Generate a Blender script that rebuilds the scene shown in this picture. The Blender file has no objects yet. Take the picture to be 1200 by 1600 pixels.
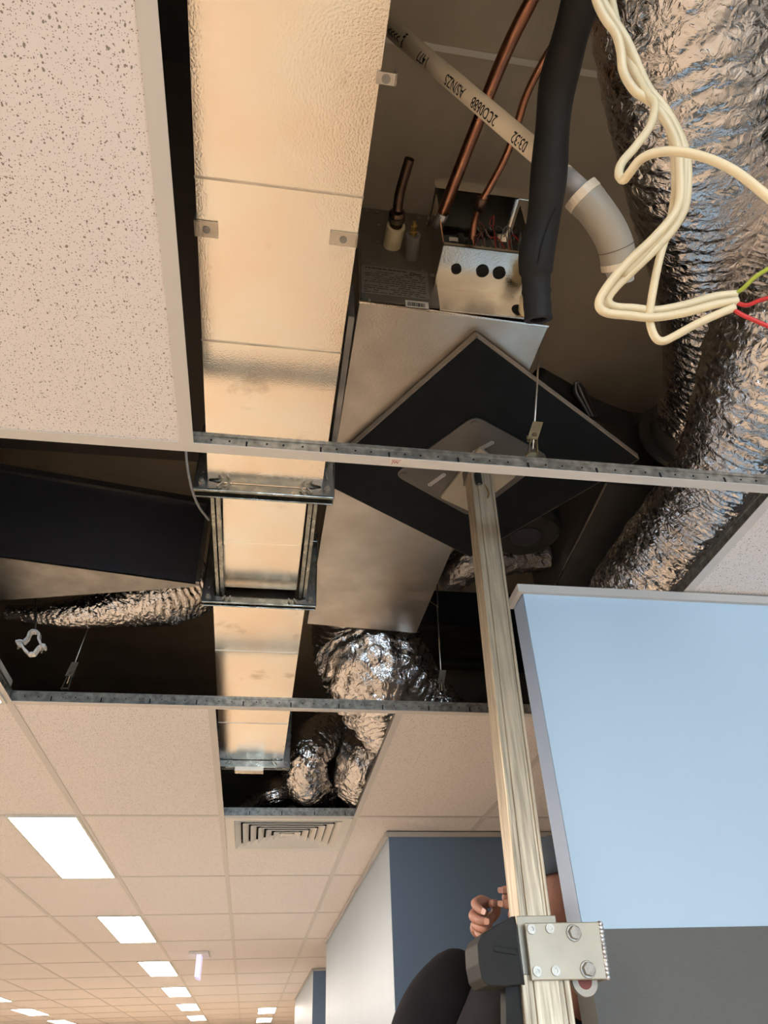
import bpy, bmesh, math, random
from mathutils import Vector, Matrix, noise
random.seed(7)
S = bpy.context.scene
COL = S.collection
ZO = 1.47                       # camera height over the floor; everything below is measured from camera height
# ------------------------------------------------------------------ camera
cd = bpy.data.cameras.new('camera'); cam = bpy.data.objects.new('camera', cd); COL.objects.link(cam)
cd.sensor_fit = 'VERTICAL'; cd.sensor_height = 24.0; cd.lens = 24.0 * 1132.0 / 1600.0
cd.clip_start = 0.02; cd.clip_end = 200
A_, B_, C_ = 2.23139573, -0.176788393, -0.0458326577
R = Matrix.Rotation(B_, 3, 'Z') @ Matrix.Rotation(A_, 3, 'X') @ Matrix.Rotation(C_, 3, 'Z')
cam.matrix_world = Matrix.Translation((0, 0, ZO)) @ R.to_4x4()
S.camera = cam
# ------------------------------------------------------------------ world, exposure
w = bpy.data.worlds.new('world'); S.world = w; w.use_nodes = True
w.node_tree.nodes['Background'].inputs[0].default_value = (0.55, 0.7, 1.0, 1)
w.node_tree.nodes['Background'].inputs[1].default_value = 0.3
S.view_settings.view_transform = 'Standard'; S.view_settings.look = 'None'
S.view_settings.gamma = 1; S.view_settings.use_curve_mapping = False
S.view_settings.exposure = 0.0
# ------------------------------------------------------------------ assumed daylight and room lamps
def area(name, loc, size, size_y, power, color, rot=(0, 0, 0)):
    l = bpy.data.lights.new(name, 'AREA'); l.shape = 'RECTANGLE'; l.size = size; l.size_y = size_y
    l.energy = power; l.color = color
    o = bpy.data.objects.new(name, l); COL.objects.link(o); o.location = loc; o.rotation_euler = rot
    return o
# added lamp before the solid wall behind the photographer, for assumed daylight
area('assumed_daylight_lamp', (1.5, -4.9, -0.1), 5.0, 1.4, 260, (0.58, 0.78, 1.0), (math.radians(90), 0, 0))
# added cool lamp before the left wall, to light the left-facing partition sides
area('left_fill_lamp', (-8.9, 7.0, 0.0), 12.0, 1.5, 110, (0.66, 0.82, 1.0), (math.radians(90), 0, math.radians(-90)))
LAMP_E = 40.0                   # strength of the ceiling light diffusers
WARM = (1.0, 0.885, 0.775)

def P(px, py, x=None, y=None, z=None, d=None):
    r = R @ Vector(((px - 600) / 1132.0, -(py - 800) / 1132.0, -1.0))
    t = z / r.z if z is not None else y / r.y if y is not None else x / r.x if x is not None else d
    return r * t

# ------------------------------------------------------------------ materials
MAT = {}
def mat(name, col, rough=0.6, metal=0.0, var=0.0, vscale=8.0, bump=0.0, bscale=60.0, bdetail=3.0, emis=None, estr=0.0, stretch=None, col2=None, spec=0.5, rvar=0.0):
    m = bpy.data.materials.new(name); m.use_nodes = True
    nt = m.node_tree; b = nt.nodes['Principled BSDF']
    b.inputs['Base Color'].default_value = (*col, 1); b.inputs['Roughness'].default_value = rough
    b.inputs['Metallic'].default_value = metal; b.inputs['Specular IOR Level'].default_value = spec
    tc = nt.nodes.new('ShaderNodeTexCoord'); mp = nt.nodes.new('ShaderNodeMapping')
    nt.links.new(tc.outputs['Object'], mp.inputs[0])
    if stretch: mp.inputs['Scale'].default_value = stretch
    if var or col2 or rvar:
        n = nt.nodes.new('ShaderNodeTexNoise'); n.inputs['Scale'].default_value = vscale; n.inputs['Detail'].default_value = 5
        nt.links.new(mp.outputs[0], n.inputs['Vector'])
        mr = nt.nodes.new('ShaderNodeMapRange'); mr.inputs[1].default_value = 0.32; mr.inputs[2].default_value = 0.68
        nt.links.new(n.outputs['Fac'], mr.inputs[0])
        mx = nt.nodes.new('ShaderNodeMix'); mx.data_type = 'RGBA'
        c2 = col2 if col2 else tuple(c * (1 - var) for c in col)
        mx.inputs[6].default_value = (*c2, 1); mx.inputs[7].default_value = (*col, 1)
        nt.links.new(mr.outputs[0], mx.inputs[0]); nt.links.new(mx.outputs[2], b.inputs['Base Color'])
        if rvar:
            m2 = nt.nodes.new('ShaderNodeMapRange'); m2.inputs[3].default_value = rough + rvar; m2.inputs[4].default_value = max(0.03, rough - rvar)
            nt.links.new(mr.outputs[0], m2.inputs[0]); nt.links.new(m2.outputs[0], b.inputs['Roughness'])
    if bump:
        n2 = nt.nodes.new('ShaderNodeTexNoise'); n2.inputs['Scale'].default_value = bscale; n2.inputs['Detail'].default_value = bdetail
        nt.links.new(mp.outputs[0], n2.inputs['Vector'])
        bp = nt.nodes.new('ShaderNodeBump'); bp.inputs['Strength'].default_value = bump; bp.inputs['Distance'].default_value = 0.002
        nt.links.new(n2.outputs['Fac'], bp.inputs['Height']); nt.links.new(bp.outputs[0], b.inputs['Normal'])
    if emis:
        b.inputs['Emission Color'].default_value = (*emis, 1); b.inputs['Emission Strength'].default_value = estr
    MAT[name] = m
    return m
mat('galv', (0.93, 0.92, 0.84), 0.17, 1.0, vscale=4.5, bump=0.17, bscale=300, bdetail=2, col2=(0.93, 0.80, 0.66))  # warm second tone paints in blotches of reflected floor
def smudge(m, thr, col, sc, fac):
    nt = m.node_tree; b = nt.nodes['Principled BSDF']; src = b.inputs['Base Color'].links[0].from_socket
    tc = nt.nodes.new('ShaderNodeTexCoord'); n = nt.nodes.new('ShaderNodeTexNoise'); n.inputs['Scale'].default_value = sc; n.inputs['Detail'].default_value = 6; n.inputs['Roughness'].default_value = .6
    nt.links.new(tc.outputs['Object'], n.inputs['Vector'])
    mr = nt.nodes.new('ShaderNodeMapRange'); mr.inputs[1].default_value = thr; mr.inputs[2].default_value = thr + .10; mr.inputs[4].default_value = fac
    nt.links.new(n.outputs['Fac'], mr.inputs[0]); mx = nt.nodes.new('ShaderNodeMix'); mx.data_type = 'RGBA'; mx.inputs[7].default_value = (*col, 1)
    nt.links.new(src, mx.inputs[6]); nt.links.new(mr.outputs[0], mx.inputs[0]); nt.links.new(mx.outputs[2], b.inputs['Base Color'])
smudge(MAT['galv'], .60, (.38, .34, .26), 7.0, .5)
smudge(MAT['galv'], .60, (.62, .62, .60), 2.2, .7)
mat('galv_dull', (0.66, 0.60, 0.51), 0.36, 1.0, var=0.2, vscale=9, bump=0.2, bscale=180, rvar=0.08)
mat('galv_dark', (0.36, 0.35, 0.33), 0.40, 1.0, var=0.3, vscale=14, bump=0.2, bscale=90, rvar=0.08)
mat('frame_metal', (0.40, 0.41, 0.37), 0.33, 1.0, var=0.45, vscale=30, bump=0.25, bscale=90, rvar=0.12)
mat('tee_web', (0.50, 0.48, 0.42), 0.42, 0.85, var=0.55, vscale=60, bump=0.3, bscale=240)
mat('dark_sheet', (0.045, 0.045, 0.055), 0.45, 0.3, var=0.3, vscale=4)
mat('hole', (0.006, 0.006, 0.006), 0.9)
mat('paint_white', (0.80, 0.76, 0.70), 0.55)
mat('grid_paint', (0.68, 0.64, 0.585), 0.45)
mat('trim', (0.55, 0.53, 0.49), 0.5)
mat('wall_light', (0.51, 0.67, 0.80), 0.55, var=0.03, vscale=3, bump=0.12, bscale=300)
mat('wall_mid', (0.15, 0.235, 0.37), 0.5, bump=0.1, bscale=300)
mat('wall_side', (0.33, 0.43, 0.58), 0.5, bump=0.1, bscale=300)
mat('wall_pale', (0.50, 0.60, 0.68), 0.4, var=0.06, vscale=1.2, stretch=(1, 3, 0.3))
mat('dado', (0.13, 0.13, 0.115), 0.6, var=0.08, vscale=90, bump=0.25, bscale=160, stretch=(1, 1, 6))
mat('wall_room', (0.40, 0.36, 0.31), 0.7)
mat('floor', (0.61, 0.50, 0.385), 0.85, var=0.12, vscale=5)
mat('concrete', (0.58, 0.50, 0.38), 0.85, vscale=5, bump=0.5, bscale=50, col2=(0.46, 0.39, 0.29))
mat('chalk', (0.85, 0.8, 0.7), 0.8)
mat('galv_shaded', (0.17, 0.15, 0.12), 0.5, 0.3, var=0.15, vscale=20)  # galvanised end face of the unit, its shade put into the colour
mat('branch_metal', (0.13, 0.13, 0.125), 0.42, 0.8, var=0.2)
mat('clip_dark', (0.13, 0.10, 0.07), 0.5, 0.4, var=0.4, vscale=60)
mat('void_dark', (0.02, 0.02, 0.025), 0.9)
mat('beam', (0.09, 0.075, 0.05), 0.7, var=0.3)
mat('board_black', (0.010, 0.012, 0.013), 0.5, var=0.3, vscale=20, bump=0.05, spec=0.1)
mat('ply_edge', (0.38, 0.31, 0.24), 0.7, var=0.5, vscale=10, stretch=(3, 3, 45), bump=0.3, bscale=30)
mat('steel_plate', (0.20, 0.185, 0.165), 0.42, 0.75, var=0.25, vscale=7, bump=0.15, bscale=80)
mat('alu_post', (0.56, 0.47, 0.335), 0.45, 0.55, var=0.42, vscale=22, stretch=(6, 6, 0.35), bump=0.3, bscale=30, rvar=0.08)
mat('alu_plate', (0.47, 0.425, 0.33), 0.48, 0.5, var=0.15, vscale=16, bump=0.12, bscale=60)
mat('zinc_bolt', (0.46, 0.43, 0.37), 0.42, 0.9, var=0.3, vscale=120)
mat('weld', (0.75, 0.74, 0.72), 0.4, 0.9, bump=1.0, bscale=260)
mat('rust_hub', (0.22, 0.05, 0.03), 0.6)
mat('roller', (0.45, 0.42, 0.36), 0.5)
mat('plastic_black', (0.028, 0.028, 0.026), 0.55, spec=0.15, var=0.3, vscale=20, bump=0.1, bscale=60)
mat('copper', (0.50, 0.24, 0.14), 0.34, 1.0, var=0.45, vscale=16, rvar=0.1, col2=(0.33, 0.15, 0.10))
mat('copper_dark', (0.14, 0.085, 0.06), 0.4, 0.9, var=0.4, vscale=30)
mat('solder', (0.55, 0.52, 0.5), 0.4, 0.9)
mat('brass', (0.65, 0.45, 0.16), 0.3, 1.0)
mat('brass_clip', (0.42, 0.34, 0.20), 0.38, 0.9, var=0.4, vscale=60)
mat('pvc', (0.88, 0.74, 0.54), 0.42, var=0.06, vscale=8)
mat('pvc_grey', (0.50, 0.45, 0.40), 0.42, var=0.25, vscale=20)
mat('pvc_elbow', (0.40, 0.35, 0.27), 0.42, var=0.05)
mat('cream_sleeve', (0.74, 0.62, 0.38), 0.6, var=0.15, vscale=40)
mat('grey_sleeve', (0.17, 0.16, 0.14), 0.6, var=0.2, vscale=40)
mat('ink', (0.02, 0.018, 0.016), 0.7)
mat('foam_black', (0.024, 0.022, 0.020), 0.62, spec=0.25, var=0.45, vscale=14, bump=0.3, bscale=70)
mat('cable', (0.80, 0.67, 0.42), 0.42, var=0.1, vscale=40)
mat('cable_grey', (0.25, 0.25, 0.25), 0.5)
mat('cable_black', (0.02, 0.02, 0.02), 0.5)
mat('red_core', (0.60, 0.03, 0.03), 0.4)
mat('green_core', (0.42, 0.5, 0.06), 0.4)
mat('sticker', (0.74, 0.68, 0.58), 0.5)
mat('red_ink', (0.45, 0.07, 0.05), 0.6)
mat('label_silver', (0.23, 0.21, 0.18), 0.5, 0.1, var=0.08)
mat('diffuser', (0.9, 0.9, 0.85), 0.4, emis=WARM, estr=LAMP_E)
mat('light_frame', (0.7, 0.68, 0.6), 0.4)
mat('exit_panel', (0.75, 0.72, 0.9), 0.2, emis=(0.72, 0.66, 1.0), estr=0.7)
mat('vent', (0.80, 0.77, 0.71), 0.5)
mat('jacket', (0.018, 0.017, 0.020), 0.9, var=0.4, vscale=7, bump=1.0, bscale=9, bdetail=4, spec=0.08)
mat('jacket_grey', (0.032, 0.030, 0.034), 0.9, spec=0.08, var=0.3, vscale=10, bump=0.5, bscale=20)
mat('skin', (0.46, 0.22, 0.15), 0.5, var=0.25, vscale=35, bump=0.5, bscale=150)
mat('nail', (0.54, 0.29, 0.21), 0.35)
mat('cap', (0.10, 0.12, 0.15), 0.8)
mat('hair', (0.02, 0.015, 0.012), 0.6)
mat('eye', (0.7, 0.68, 0.65), 0.2)
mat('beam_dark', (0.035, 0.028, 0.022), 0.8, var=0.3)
mat('trousers', (0.03, 0.03, 0.035), 0.85)
mat('board_green', (0.02, 0.03, 0.02), 0.5)

# foil: crumpled mirror film
def foil_mat(nm='foil', c_=(0.72, 0.70, 0.69), rg=0.13):
    m = mat(nm, c_, rg, 1.0)
    nt = m.node_tree; b = nt.nodes['Principled BSDF']
    tc = nt.nodes.new('ShaderNodeTexCoord')
    v = nt.nodes.new('ShaderNodeTexVoronoi'); v.inputs['Scale'].default_value = 48
    n = nt.nodes.new('ShaderNodeTexNoise'); n.inputs['Scale'].default_value = 30; n.inputs['Detail'].default_value = 4
    n.inputs['Distortion'].default_value = 1.2
    ad = nt.nodes.new('ShaderNodeVectorMath'); ad.operation = 'MULTIPLY_ADD'; ad.inputs[1].default_value = (0.05, 0.05, 0.05)
    nt.links.new(n.outputs['Color'], ad.inputs[0]); nt.links.new(tc.outputs['Object'], ad.inputs[2])
    nt.links.new(ad.outputs[0], v.inputs['Vector']); nt.links.new(tc.outputs['Object'], n.inputs['Vector'])
    b1 = nt.nodes.new('ShaderNodeBump'); b1.inputs['Strength'].default_value = 0.45; b1.inputs['Distance'].default_value = 0.006
    b2 = nt.nodes.new('ShaderNodeBump'); b2.inputs['Strength'].default_value = 0.6; b2.inputs['Distance'].default_value = 0.008
    nt.links.new(v.outputs['Distance'], b1.inputs['Height']); nt.links.new(n.outputs['Fac'], b2.inputs['Height'])
    at = nt.nodes.new('ShaderNodeAttribute'); at.attribute_name = 'crease'
    n3 = nt.nodes.new('ShaderNodeTexNoise'); n3.inputs['Scale'].default_value = 1.0; n3.inputs['Detail'].default_value = 3.5; n3.inputs['Distortion'].default_value = 0.8
    n3.noise_type = 'RIDGED_MULTIFRACTAL' if hasattr(n3, 'noise_type') else n3.noise_type
    nt.links.new(at.outputs['Vector'], n3.inputs['Vector'])
    b3 = nt.nodes.new('ShaderNodeBump'); b3.inputs['Strength'].default_value = 0.55; b3.inputs['Distance'].default_value = 0.006
    nt.links.new(n3.outputs['Fac'], b3.inputs['Height'])
    nt.links.new(b1.outputs[0], b2.inputs['Normal']); nt.links.new(b2.outputs[0], b3.inputs['Normal']); nt.links.new(b3.outputs[0], b.inputs['Normal'])
foil_mat(); foil_mat('foil_dull', (0.30, 0.29, 0.29), 0.3)
mat('foil_collar', (0.10, 0.10, 0.10), 0.5, 0.5)

# mineral-fibre tile: pinholes and fissures
def tile_mat():
    m = mat('tile', (0.88, 0.82, 0.78), 0.9)
    nt = m.node_tree; b = nt.nodes['Principled BSDF']
    g = nt.nodes.new('ShaderNodeNewGeometry')
    n = nt.nodes.new('ShaderNodeTexNoise'); n.inputs['Scale'].default_value = 60; n.inputs['Detail'].default_value = 2
    ad = nt.nodes.new('ShaderNodeVectorMath'); ad.operation = 'MULTIPLY_ADD'; ad.inputs[1].default_value = (0.008, 0.008, 0)
    nt.links.new(g.outputs['Position'], n.inputs['Vector'])
    nt.links.new(n.outputs['Color'], ad.inputs[0]); nt.links.new(g.outputs['Position'], ad.inputs[2])
    fac = []
    for sc, th, st in ((170, 0.50, (1, 1, 1)), (120, 0.55, (1.0, 0.75, 1)), (300, 0.45, (1, 1, 1))):
        mp = nt.nodes.new('ShaderNodeMapping'); mp.inputs['Scale'].default_value = st
        nt.links.new(ad.outputs[0], mp.inputs[0])
        v = nt.nodes.new('ShaderNodeTexVoronoi'); v.voronoi_dimensions = '2D'; v.inputs['Scale'].default_value = sc; v.inputs['Randomness'].default_value = 1
        nt.links.new(mp.outputs[0], v.inputs['Vector'])
        # only some cells carry a hole
        sp = nt.nodes.new('ShaderNodeSeparateColor'); nt.links.new(v.outputs['Color'], sp.inputs[0])
        gt = nt.nodes.new('ShaderNodeMath'); gt.operation = 'MULTIPLY_ADD'; gt.inputs[1].default_value = .42; gt.inputs[2].default_value = -.42 * th
        nt.links.new(sp.outputs[0], gt.inputs[0])
        sm = nt.nodes.new('ShaderNodeMath'); sm.operation = 'LESS_THAN'
        nt.links.new(v.outputs['Distance'], sm.inputs[0]); nt.links.new(gt.outputs[0], sm.inputs[1])
        fac.append(sm)
    a = nt.nodes.new('ShaderNodeMath'); a.operation = 'MAXIMUM'; nt.links.new(fac[0].outputs[0], a.inputs[0]); nt.links.new(fac[1].outputs[0], a.inputs[1])
    a2 = nt.nodes.new('ShaderNodeMath'); a2.operation = 'MAXIMUM'; nt.links.new(a.outputs[0], a2.inputs[0]); nt.links.new(fac[2].outputs[0], a2.inputs[1])
    mx = nt.nodes.new('ShaderNodeMix'); mx.data_type = 'RGBA'; mx.inputs[6].default_value = (0.88, 0.82, 0.78, 1); mx.inputs[7].default_value = (0.30, 0.26, 0.21, 1)
    nt.links.new(a2.outputs[0], mx.inputs[0]); nt.links.new(mx.outputs[2], b.inputs['Base Color'])
tile_mat()

# ------------------------------------------------------------------ mesh builder
class MB:
    def __init__(s): s.v = []; s.f = []
    def box(s, a, b):
        (x0, y0, z0), (x1, y1, z1) = a, b
        i = len(s.v)
        s.v += [(x0, y0, z0), (x1, y0, z0), (x1, y1, z0), (x0, y1, z0), (x0, y0, z1), (x1, y0, z1), (x1, y1, z1), (x0, y1, z1)]
        s.f += [tuple(i + k for k in q) for q in ((3, 2, 1, 0), (4, 5, 6, 7), (0, 1, 5, 4), (1, 2, 6, 5), (2, 3, 7, 6), (3, 0, 4, 7))]
        return s
    def hexa(s, bot, top):      # two quads, both anticlockwise seen from above
        i = len(s.v); s.v += [tuple(p) for p in bot] + [tuple(p) for p in top]
        s.f += [tuple(i + k for k in q) for q in ((3, 2, 1, 0), (4, 5, 6, 7), (0, 1, 5, 4), (1, 2, 6, 5), (2, 3, 7, 6), (3, 0, 4, 7))]
        return s
    def bar(s, p0, p1, w, h, up=(0, 0, 1)):
        p0, p1 = Vector(p0), Vector(p1); t = (p1 - p0).normalized(); u = Vector(up)
        a = t.cross(u).normalized(); c = a.cross(t).normalized(); a *= w / 2; c *= h / 2
        q = [p0 - a - c, p0 + a - c, p0 + a + c, p0 - a + c]; r = [p1 - a - c, p1 + a - c, p1 + a + c, p1 - a + c]
        return s.hexa(q, r)
    def prism(s, poly, d):      # polygon of 3-D points swept by vector d
        i = len(s.v); n = len(poly); d = Vector(d)
        s.v += [tuple(p) for p in poly] + [tuple(Vector(p) + d) for p in poly]
        s.f.append(tuple(i + k for k in range(n))[::-1]); s.f.append(tuple(i + n + k for k in range(n)))
        for k in range(n): s.f.append((i + k, i + (k + 1) % n, i + n + (k + 1) % n, i + n + k))
        return s
    def tube(s, pts, r, n=12, cap=True, hollow=0.0):
        pts = [Vector(p) for p in pts]; m = len(pts)
        rr = r if isinstance(r, (list, tuple)) else [r] * m
        t0 = (pts[1] - pts[0]).normalized(); a = t0.orthogonal().normalized(); i0 = len(s.v)
        for k in range(m):
            t = ((pts[min(k + 1, m - 1)] - pts[max(k - 1, 0)])).normalized()
            a = (a - t * a.dot(t)).normalized(); b = t.cross(a)
            for j in range(n):
                th = 2 * math.pi * j / n
                s.v.append(tuple(pts[k] + (a * math.cos(th) + b * math.sin(th)) * rr[k]))
        for k in range(m - 1):
            for j in range(n):
                q = i0 + k * n + j; q2 = i0 + k * n + (j + 1) % n
                s.f.append((q, q2, q2 + n, q + n))
        if cap:
            s.f.append(tuple(i0 + j for j in range(n))[::-1]); s.f.append(tuple(i0 + (m - 1) * n + j for j in range(n)))
        return s
    def cyl(s, p0, p1, r, n=16, r1=None):
        return s.tube([p0, p1], [r, r if r1 is None else r1], n)
    def ring(s, c, ax, ro, ri, h, n=20):
        c = Vector(c); ax = Vector(ax).normalized(); a = ax.orthogonal().normalized(); b = ax.cross(a); i = len(s.v)
        for (rad, off) in ((ro, 0), (ro, h), (ri, h), (ri, 0)):
            for j in range(n):
                th = 2 * math.pi * j / n; s.v.append(tuple(c + ax * off + (a * math.cos(th) + b * math.sin(th)) * rad))
        for q in range(4):
            for j in range(n):
                s.f.append((i + q * n + j, i + q * n + (j + 1) % n, i + ((q + 1) % 4) * n + (j + 1) % n, i + ((q + 1) % 4) * n + j))
        return s
    def build(s, name, m, parent=None, smooth=False, bevel=0.0, origin=None):
        off = Vector(origin) if origin is not None else (Vector(parent.get('_b', (0, 0, 0))) if parent is not None else Vector())
        me = bpy.data.meshes.new(name); me.from_pydata([tuple(Vector(p) - off) for p in s.v], [], s.f); me.update()
        bm = bmesh.new(); bm.from_mesh(me); bmesh.ops.recalc_face_normals(bm, faces=bm.faces); bm.to_mesh(me); bm.free()
        me.materials.append(MAT[m])
        if smooth:
            for p in me.polygons: p.use_smooth = True
        o = bpy.data.objects.new(name, me); COL.objects.link(o)
        if parent is not None: o.parent = parent
        elif origin is not None: o.location = off
        if parent is not None: o['_b'] = tuple(off)
        if bevel:
            bv = o.modifiers.new('bevel', 'BEVEL'); bv.width = bevel; bv.segments = 2; bv.limit_method = 'ANGLE'
        return o
def spline(pts, n=8):
    pts = [Vector(p) for p in pts]; q = [2 * pts[0] - pts[1]] + pts + [2 * pts[-1] - pts[-2]]; out = []
    for i in range(1, len(q) - 2):
        a, b, c, d = q[i - 1:i + 3]
        for k in range(n):
            t = k / n
            out.append(0.5 * ((2 * b) + (c - a) * t + (2 * a - 5 * b + 4 * c - d) * t * t + (3 * b - a - 3 * c + d) * t ** 3))
    out.append(pts[-1]); return out
def tag(o, label, cat, group=None, kind=None):
    if label: o['label'] = label
    if cat: o['category'] = cat
    if group: o['group'] = group
    if kind: o['kind'] = kind
    return o
def thing(name, label, cat, base, group=None):
    o = bpy.data.objects.new(name, None); COL.objects.link(o); o.location = base; o['_b'] = tuple(base); o.empty_display_size = 0.05
    return tag(o, label, cat, group)
def struct(o): o['kind'] = 'structure'; return o
def copy_tree(o, parent=None):
    c = o.copy(); COL.objects.link(c)
    if parent is not None: c.parent = parent
    for ch in list(o.children): copy_tree(ch, c)
    return c

# ------------------------------------------------------------------ room shell
FL = -1.47; SL = 1.86; CZ = 0.93
struct(MB().box((-9, -5, FL - 0.1), (3.2, 24, FL)).build('floor', 'floor'))
slab = struct(MB().box((-9, -5, SL), (3.2, 24, SL + 0.2)).build('concrete_soffit', 'concrete'))
struct(MB().box((-9.1, -5, FL), (-9, 24, SL)).build('wall_left', 'wall_room'))
struct(MB().box((3.2, -5, FL), (3.3, 24, SL)).build('wall_right', 'wall_room'))
struct(MB().box((-9, 24, FL), (3.2, 24.1, SL)).build('wall_back', 'wall_room'))
wf = struct(MB().box((-9.1, -5.1, FL), (3.3, -5, SL)).build('wall_front', 'wall_room'))
# pale joint line across the concrete
a, b = P(640, 67, z=SL - .002), P(920, 114, z=SL - .002)
dv = (b - a).normalized()
MB().bar(a - dv * .5, b + dv * .35, 0.014, 0.004).build('joint_strip', 'chalk', slab)

def wallblock(name, x0, x1, y0, y1, mfront, mside, dado=None):
    root = struct(MB().box((x0 + .002, y0 + .002, FL), (x1, y1, CZ - 0.004)).build(name, mside))
    f = MB().box((x0 + .003, y0 - .001, dado if dado else FL), (x1, y0 + .001, CZ - .005)).build('painted_face', mfront, root)
    if dado:
        MB().box((x0 - .0005, y0 - .003, FL), (x1, y1 + .002, dado)).build('dado', 'dado', root)
    # shadow-line trim under the ceiling
    MB().box((x0 - .012, y0 - .012, CZ - .024), (x1, y0, CZ - .003)).build('ceiling_trim', 'trim', root)
    MB().box((x0 - .012, y0, CZ - .024), (x0, y1, CZ - .003)).build('ceiling_trim', 'trim', root)
    return root
wallblock('wall_near', 0.585, 3.2, 1.433, 1.505, 'wall_light', 'wall_side', 0.196)
wallblock('wall_middle', 0.603, 3.2, 3.67, 7.15, 'wall_mid', 'wall_pale')
wallblock('wall_far', 0.63, 3.2, 9.1, 12.7, 'wall_mid', 'wall_pale')

# ------------------------------------------------------------------ suspended ceiling
X0, Y0 = -0.181, 1.022
ceil = struct(bpy.data.objects.new('ceiling', None)); COL.objects.link(ceil); ceil['_b'] = (0, 0, 0)
def gx(i): return X0 + 0.6 * i
def gy(j): return Y0 + 1.2 * j
LIGHTS = {(-2, 0), (-2, -2)}
for r in (2, 4, 6, 8, 10): LIGHTS.add((-2, r))
def is_open(c, r):
    if r == -1 and c in (0, 1, 2): return True
    if r == 0 and c in (-1, 0, 1): return True
    if r == 1 and c == 0: return True
    return False
def tee(p0, p1, along):
    # white 24 mm flange, galvanised web with a bulb on top
    root = bpy.data.objects.new('cross_tee' if along == 'y' else 'main_tee', None); COL.objects.link(root); root.parent = ceil; root['_b'] = (0, 0, 0)
    h = .012
    if along == 'y':
        MB().box((p0[0] - h, p0[1] + h, CZ), (p0[0] + h, p1[1] - h, CZ + .0015)).build('flange', 'grid_paint', root)
        MB().box((p0[0] - .001, p0[1] + h, CZ + .0015), (p0[0] + .001, p1[1] - h, CZ + .036)).box((p0[0] - .0035, p0[1] + h, CZ + .03), (p0[0] + .0035, p1[1] - h, CZ + .038)).build('web', 'tee_web', root)
    else:
        MB().box((p0[0], p0[1] - h, CZ), (p1[0], p0[1] + h, CZ + .0015)).build('flange', 'grid_paint', root)
        MB().box((p0[0], p0[1] - .001, CZ + .0015), (p1[0], p0[1] + .001, CZ + .036)).box((p0[0], p0[1] - .0035, CZ + .03), (p1[0], p0[1] + .0035, CZ + .038)).build('web', 'tee_web', root)
    return root
tile_me = {}
def tile(x0, y0, x1, y1):
    key = (round(x1 - x0, 3), round(y1 - y0, 3))
    if key not in tile_me:
        o = MB().box((0, 0, 0), (key[0] - .008, key[1] - .008, .015)).build('ceiling_tile', 'tile'); tile_me[key] = o.data
        bv = None
    else:
        o = bpy.data.objects.new('ceiling_tile', tile_me[key]); COL.objects.link(o)
    o.parent = ceil; o.location = (x0 + .004, y0 + .004, CZ + .0025)
front_tees = []
for r in range(-4, 19):
    xa = gx(-14); xb = gx(5)
    t = tee((xa, gy(r), 0), (xb, gy(r), 0), 'x')
    if r in (0, 1, 2): front_tees.append((r, t))
for r in range(-4, 18):
    for c in range(-14, 5):
        if is_open(c, r): continue
        x0, x1, y0, y1 = gx(c), gx(c + 1), gy(r), gy(r + 1)
        if (c, r) == (0, 2): tile(x0, y0 + .6, x1, y1); continue
        if (c, r) in LIGHTS: tile(x0, y0, x0 + .3, y1); continue
        if r > 11 and False: continue
        tile(x0, y0, x1, y1)
    for c in range(-14, 6):
        if is_open(c, r) and is_open(c - 1, r): continue
        if r == -1 and c == 3: pass
        tee((gx(c), gy(r), 0), (gx(c), gy(r + 1), 0), 'y')
# half-length tee between the vent and its filler tile, and beside the lights
m = MB().box((gx(0) + .012, gy(2) + .588, CZ), (gx(1) - .012, gy(2) + .612, CZ + .0015)); m.build('cross_tee', 'grid_paint', ceil)
# punched slots and stamped marks in the tee webs, seen through the openings
for r, xs in ((0, (-.17, 1.3)), (1, (-.77, 1.0)), (2, (-.17, .42))):
    sl = MB(); k = 0; x = xs[0] + .03
    lt = MB()
    while x < xs[1]:
        y = gy(r) - .0018
        if k % 4 == 2: sl.box((x - .0018, y - .0006, CZ + .008), (x + .0018, y + .0004, CZ + .023))
        else: sl.cyl((x, y - .0006, CZ + .021), (x, y + .0004, CZ + .021), .0019, 8)
        if k % 7 in (3, 4) and r: lt.cyl((x + .012, y - .0006, CZ + .022), (x + .012, y + .0004, CZ + .022), .0026, 8)
        x += .030 + .012 * random.random(); k += 1
    par = [t for q, t in front_tees if q == r][0]
    o = sl.build('punched_slots', 'hole', par); o['kind'] = 'stuff'
    if lt.v: o = lt.build('punched_gaps', 'pvc_grey', par); o['kind'] = 'stuff'
# maker's sticker on the front tee
par = front_tees[0][1]
a = P(630, 722, z=CZ - .0004)
st = MB().box((a.x - .026, a.y - .006, CZ - .0006), (a.x + .012, a.y + .007, CZ)).build('sticker', 'sticker', par)

def text_mesh(txt, size, m, name):
    c = bpy.data.curves.new(name, 'FONT'); c.body = txt; c.size = size; c.resolution_u = 3; c.fill_mode = 'FRONT'; c.offset = size * .012
    o = bpy.data.objects.new(name, c); COL.objects.link(o)
    dg = bpy.context.evaluated_depsgraph_get(); dg.update()
    me = bpy.data.meshes.new_from_object(o.evaluated_get(dg)); bpy.data.objects.remove(o)
    me.materials.clear(); me.materials.append(MAT[m]); return me
me = text_mesh('JW', 0.011, 'red_ink', 'red_lettering')
o = bpy.data.objects.new('red_lettering', me); COL.objects.link(o); o.parent = par
o.matrix_local = Matrix.Translation((a.x - .022, a.y + .0055, CZ - .001)) @ Matrix.Rotation(math.pi, 4, 'X') @ Matrix.Scale(1, 4)
MB().box((a.x - .023, a.y - .005, CZ - .0011), (a.x - .005, a.y - .004, CZ - .0006)).build('red_rule', 'red_ink', par)

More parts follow.
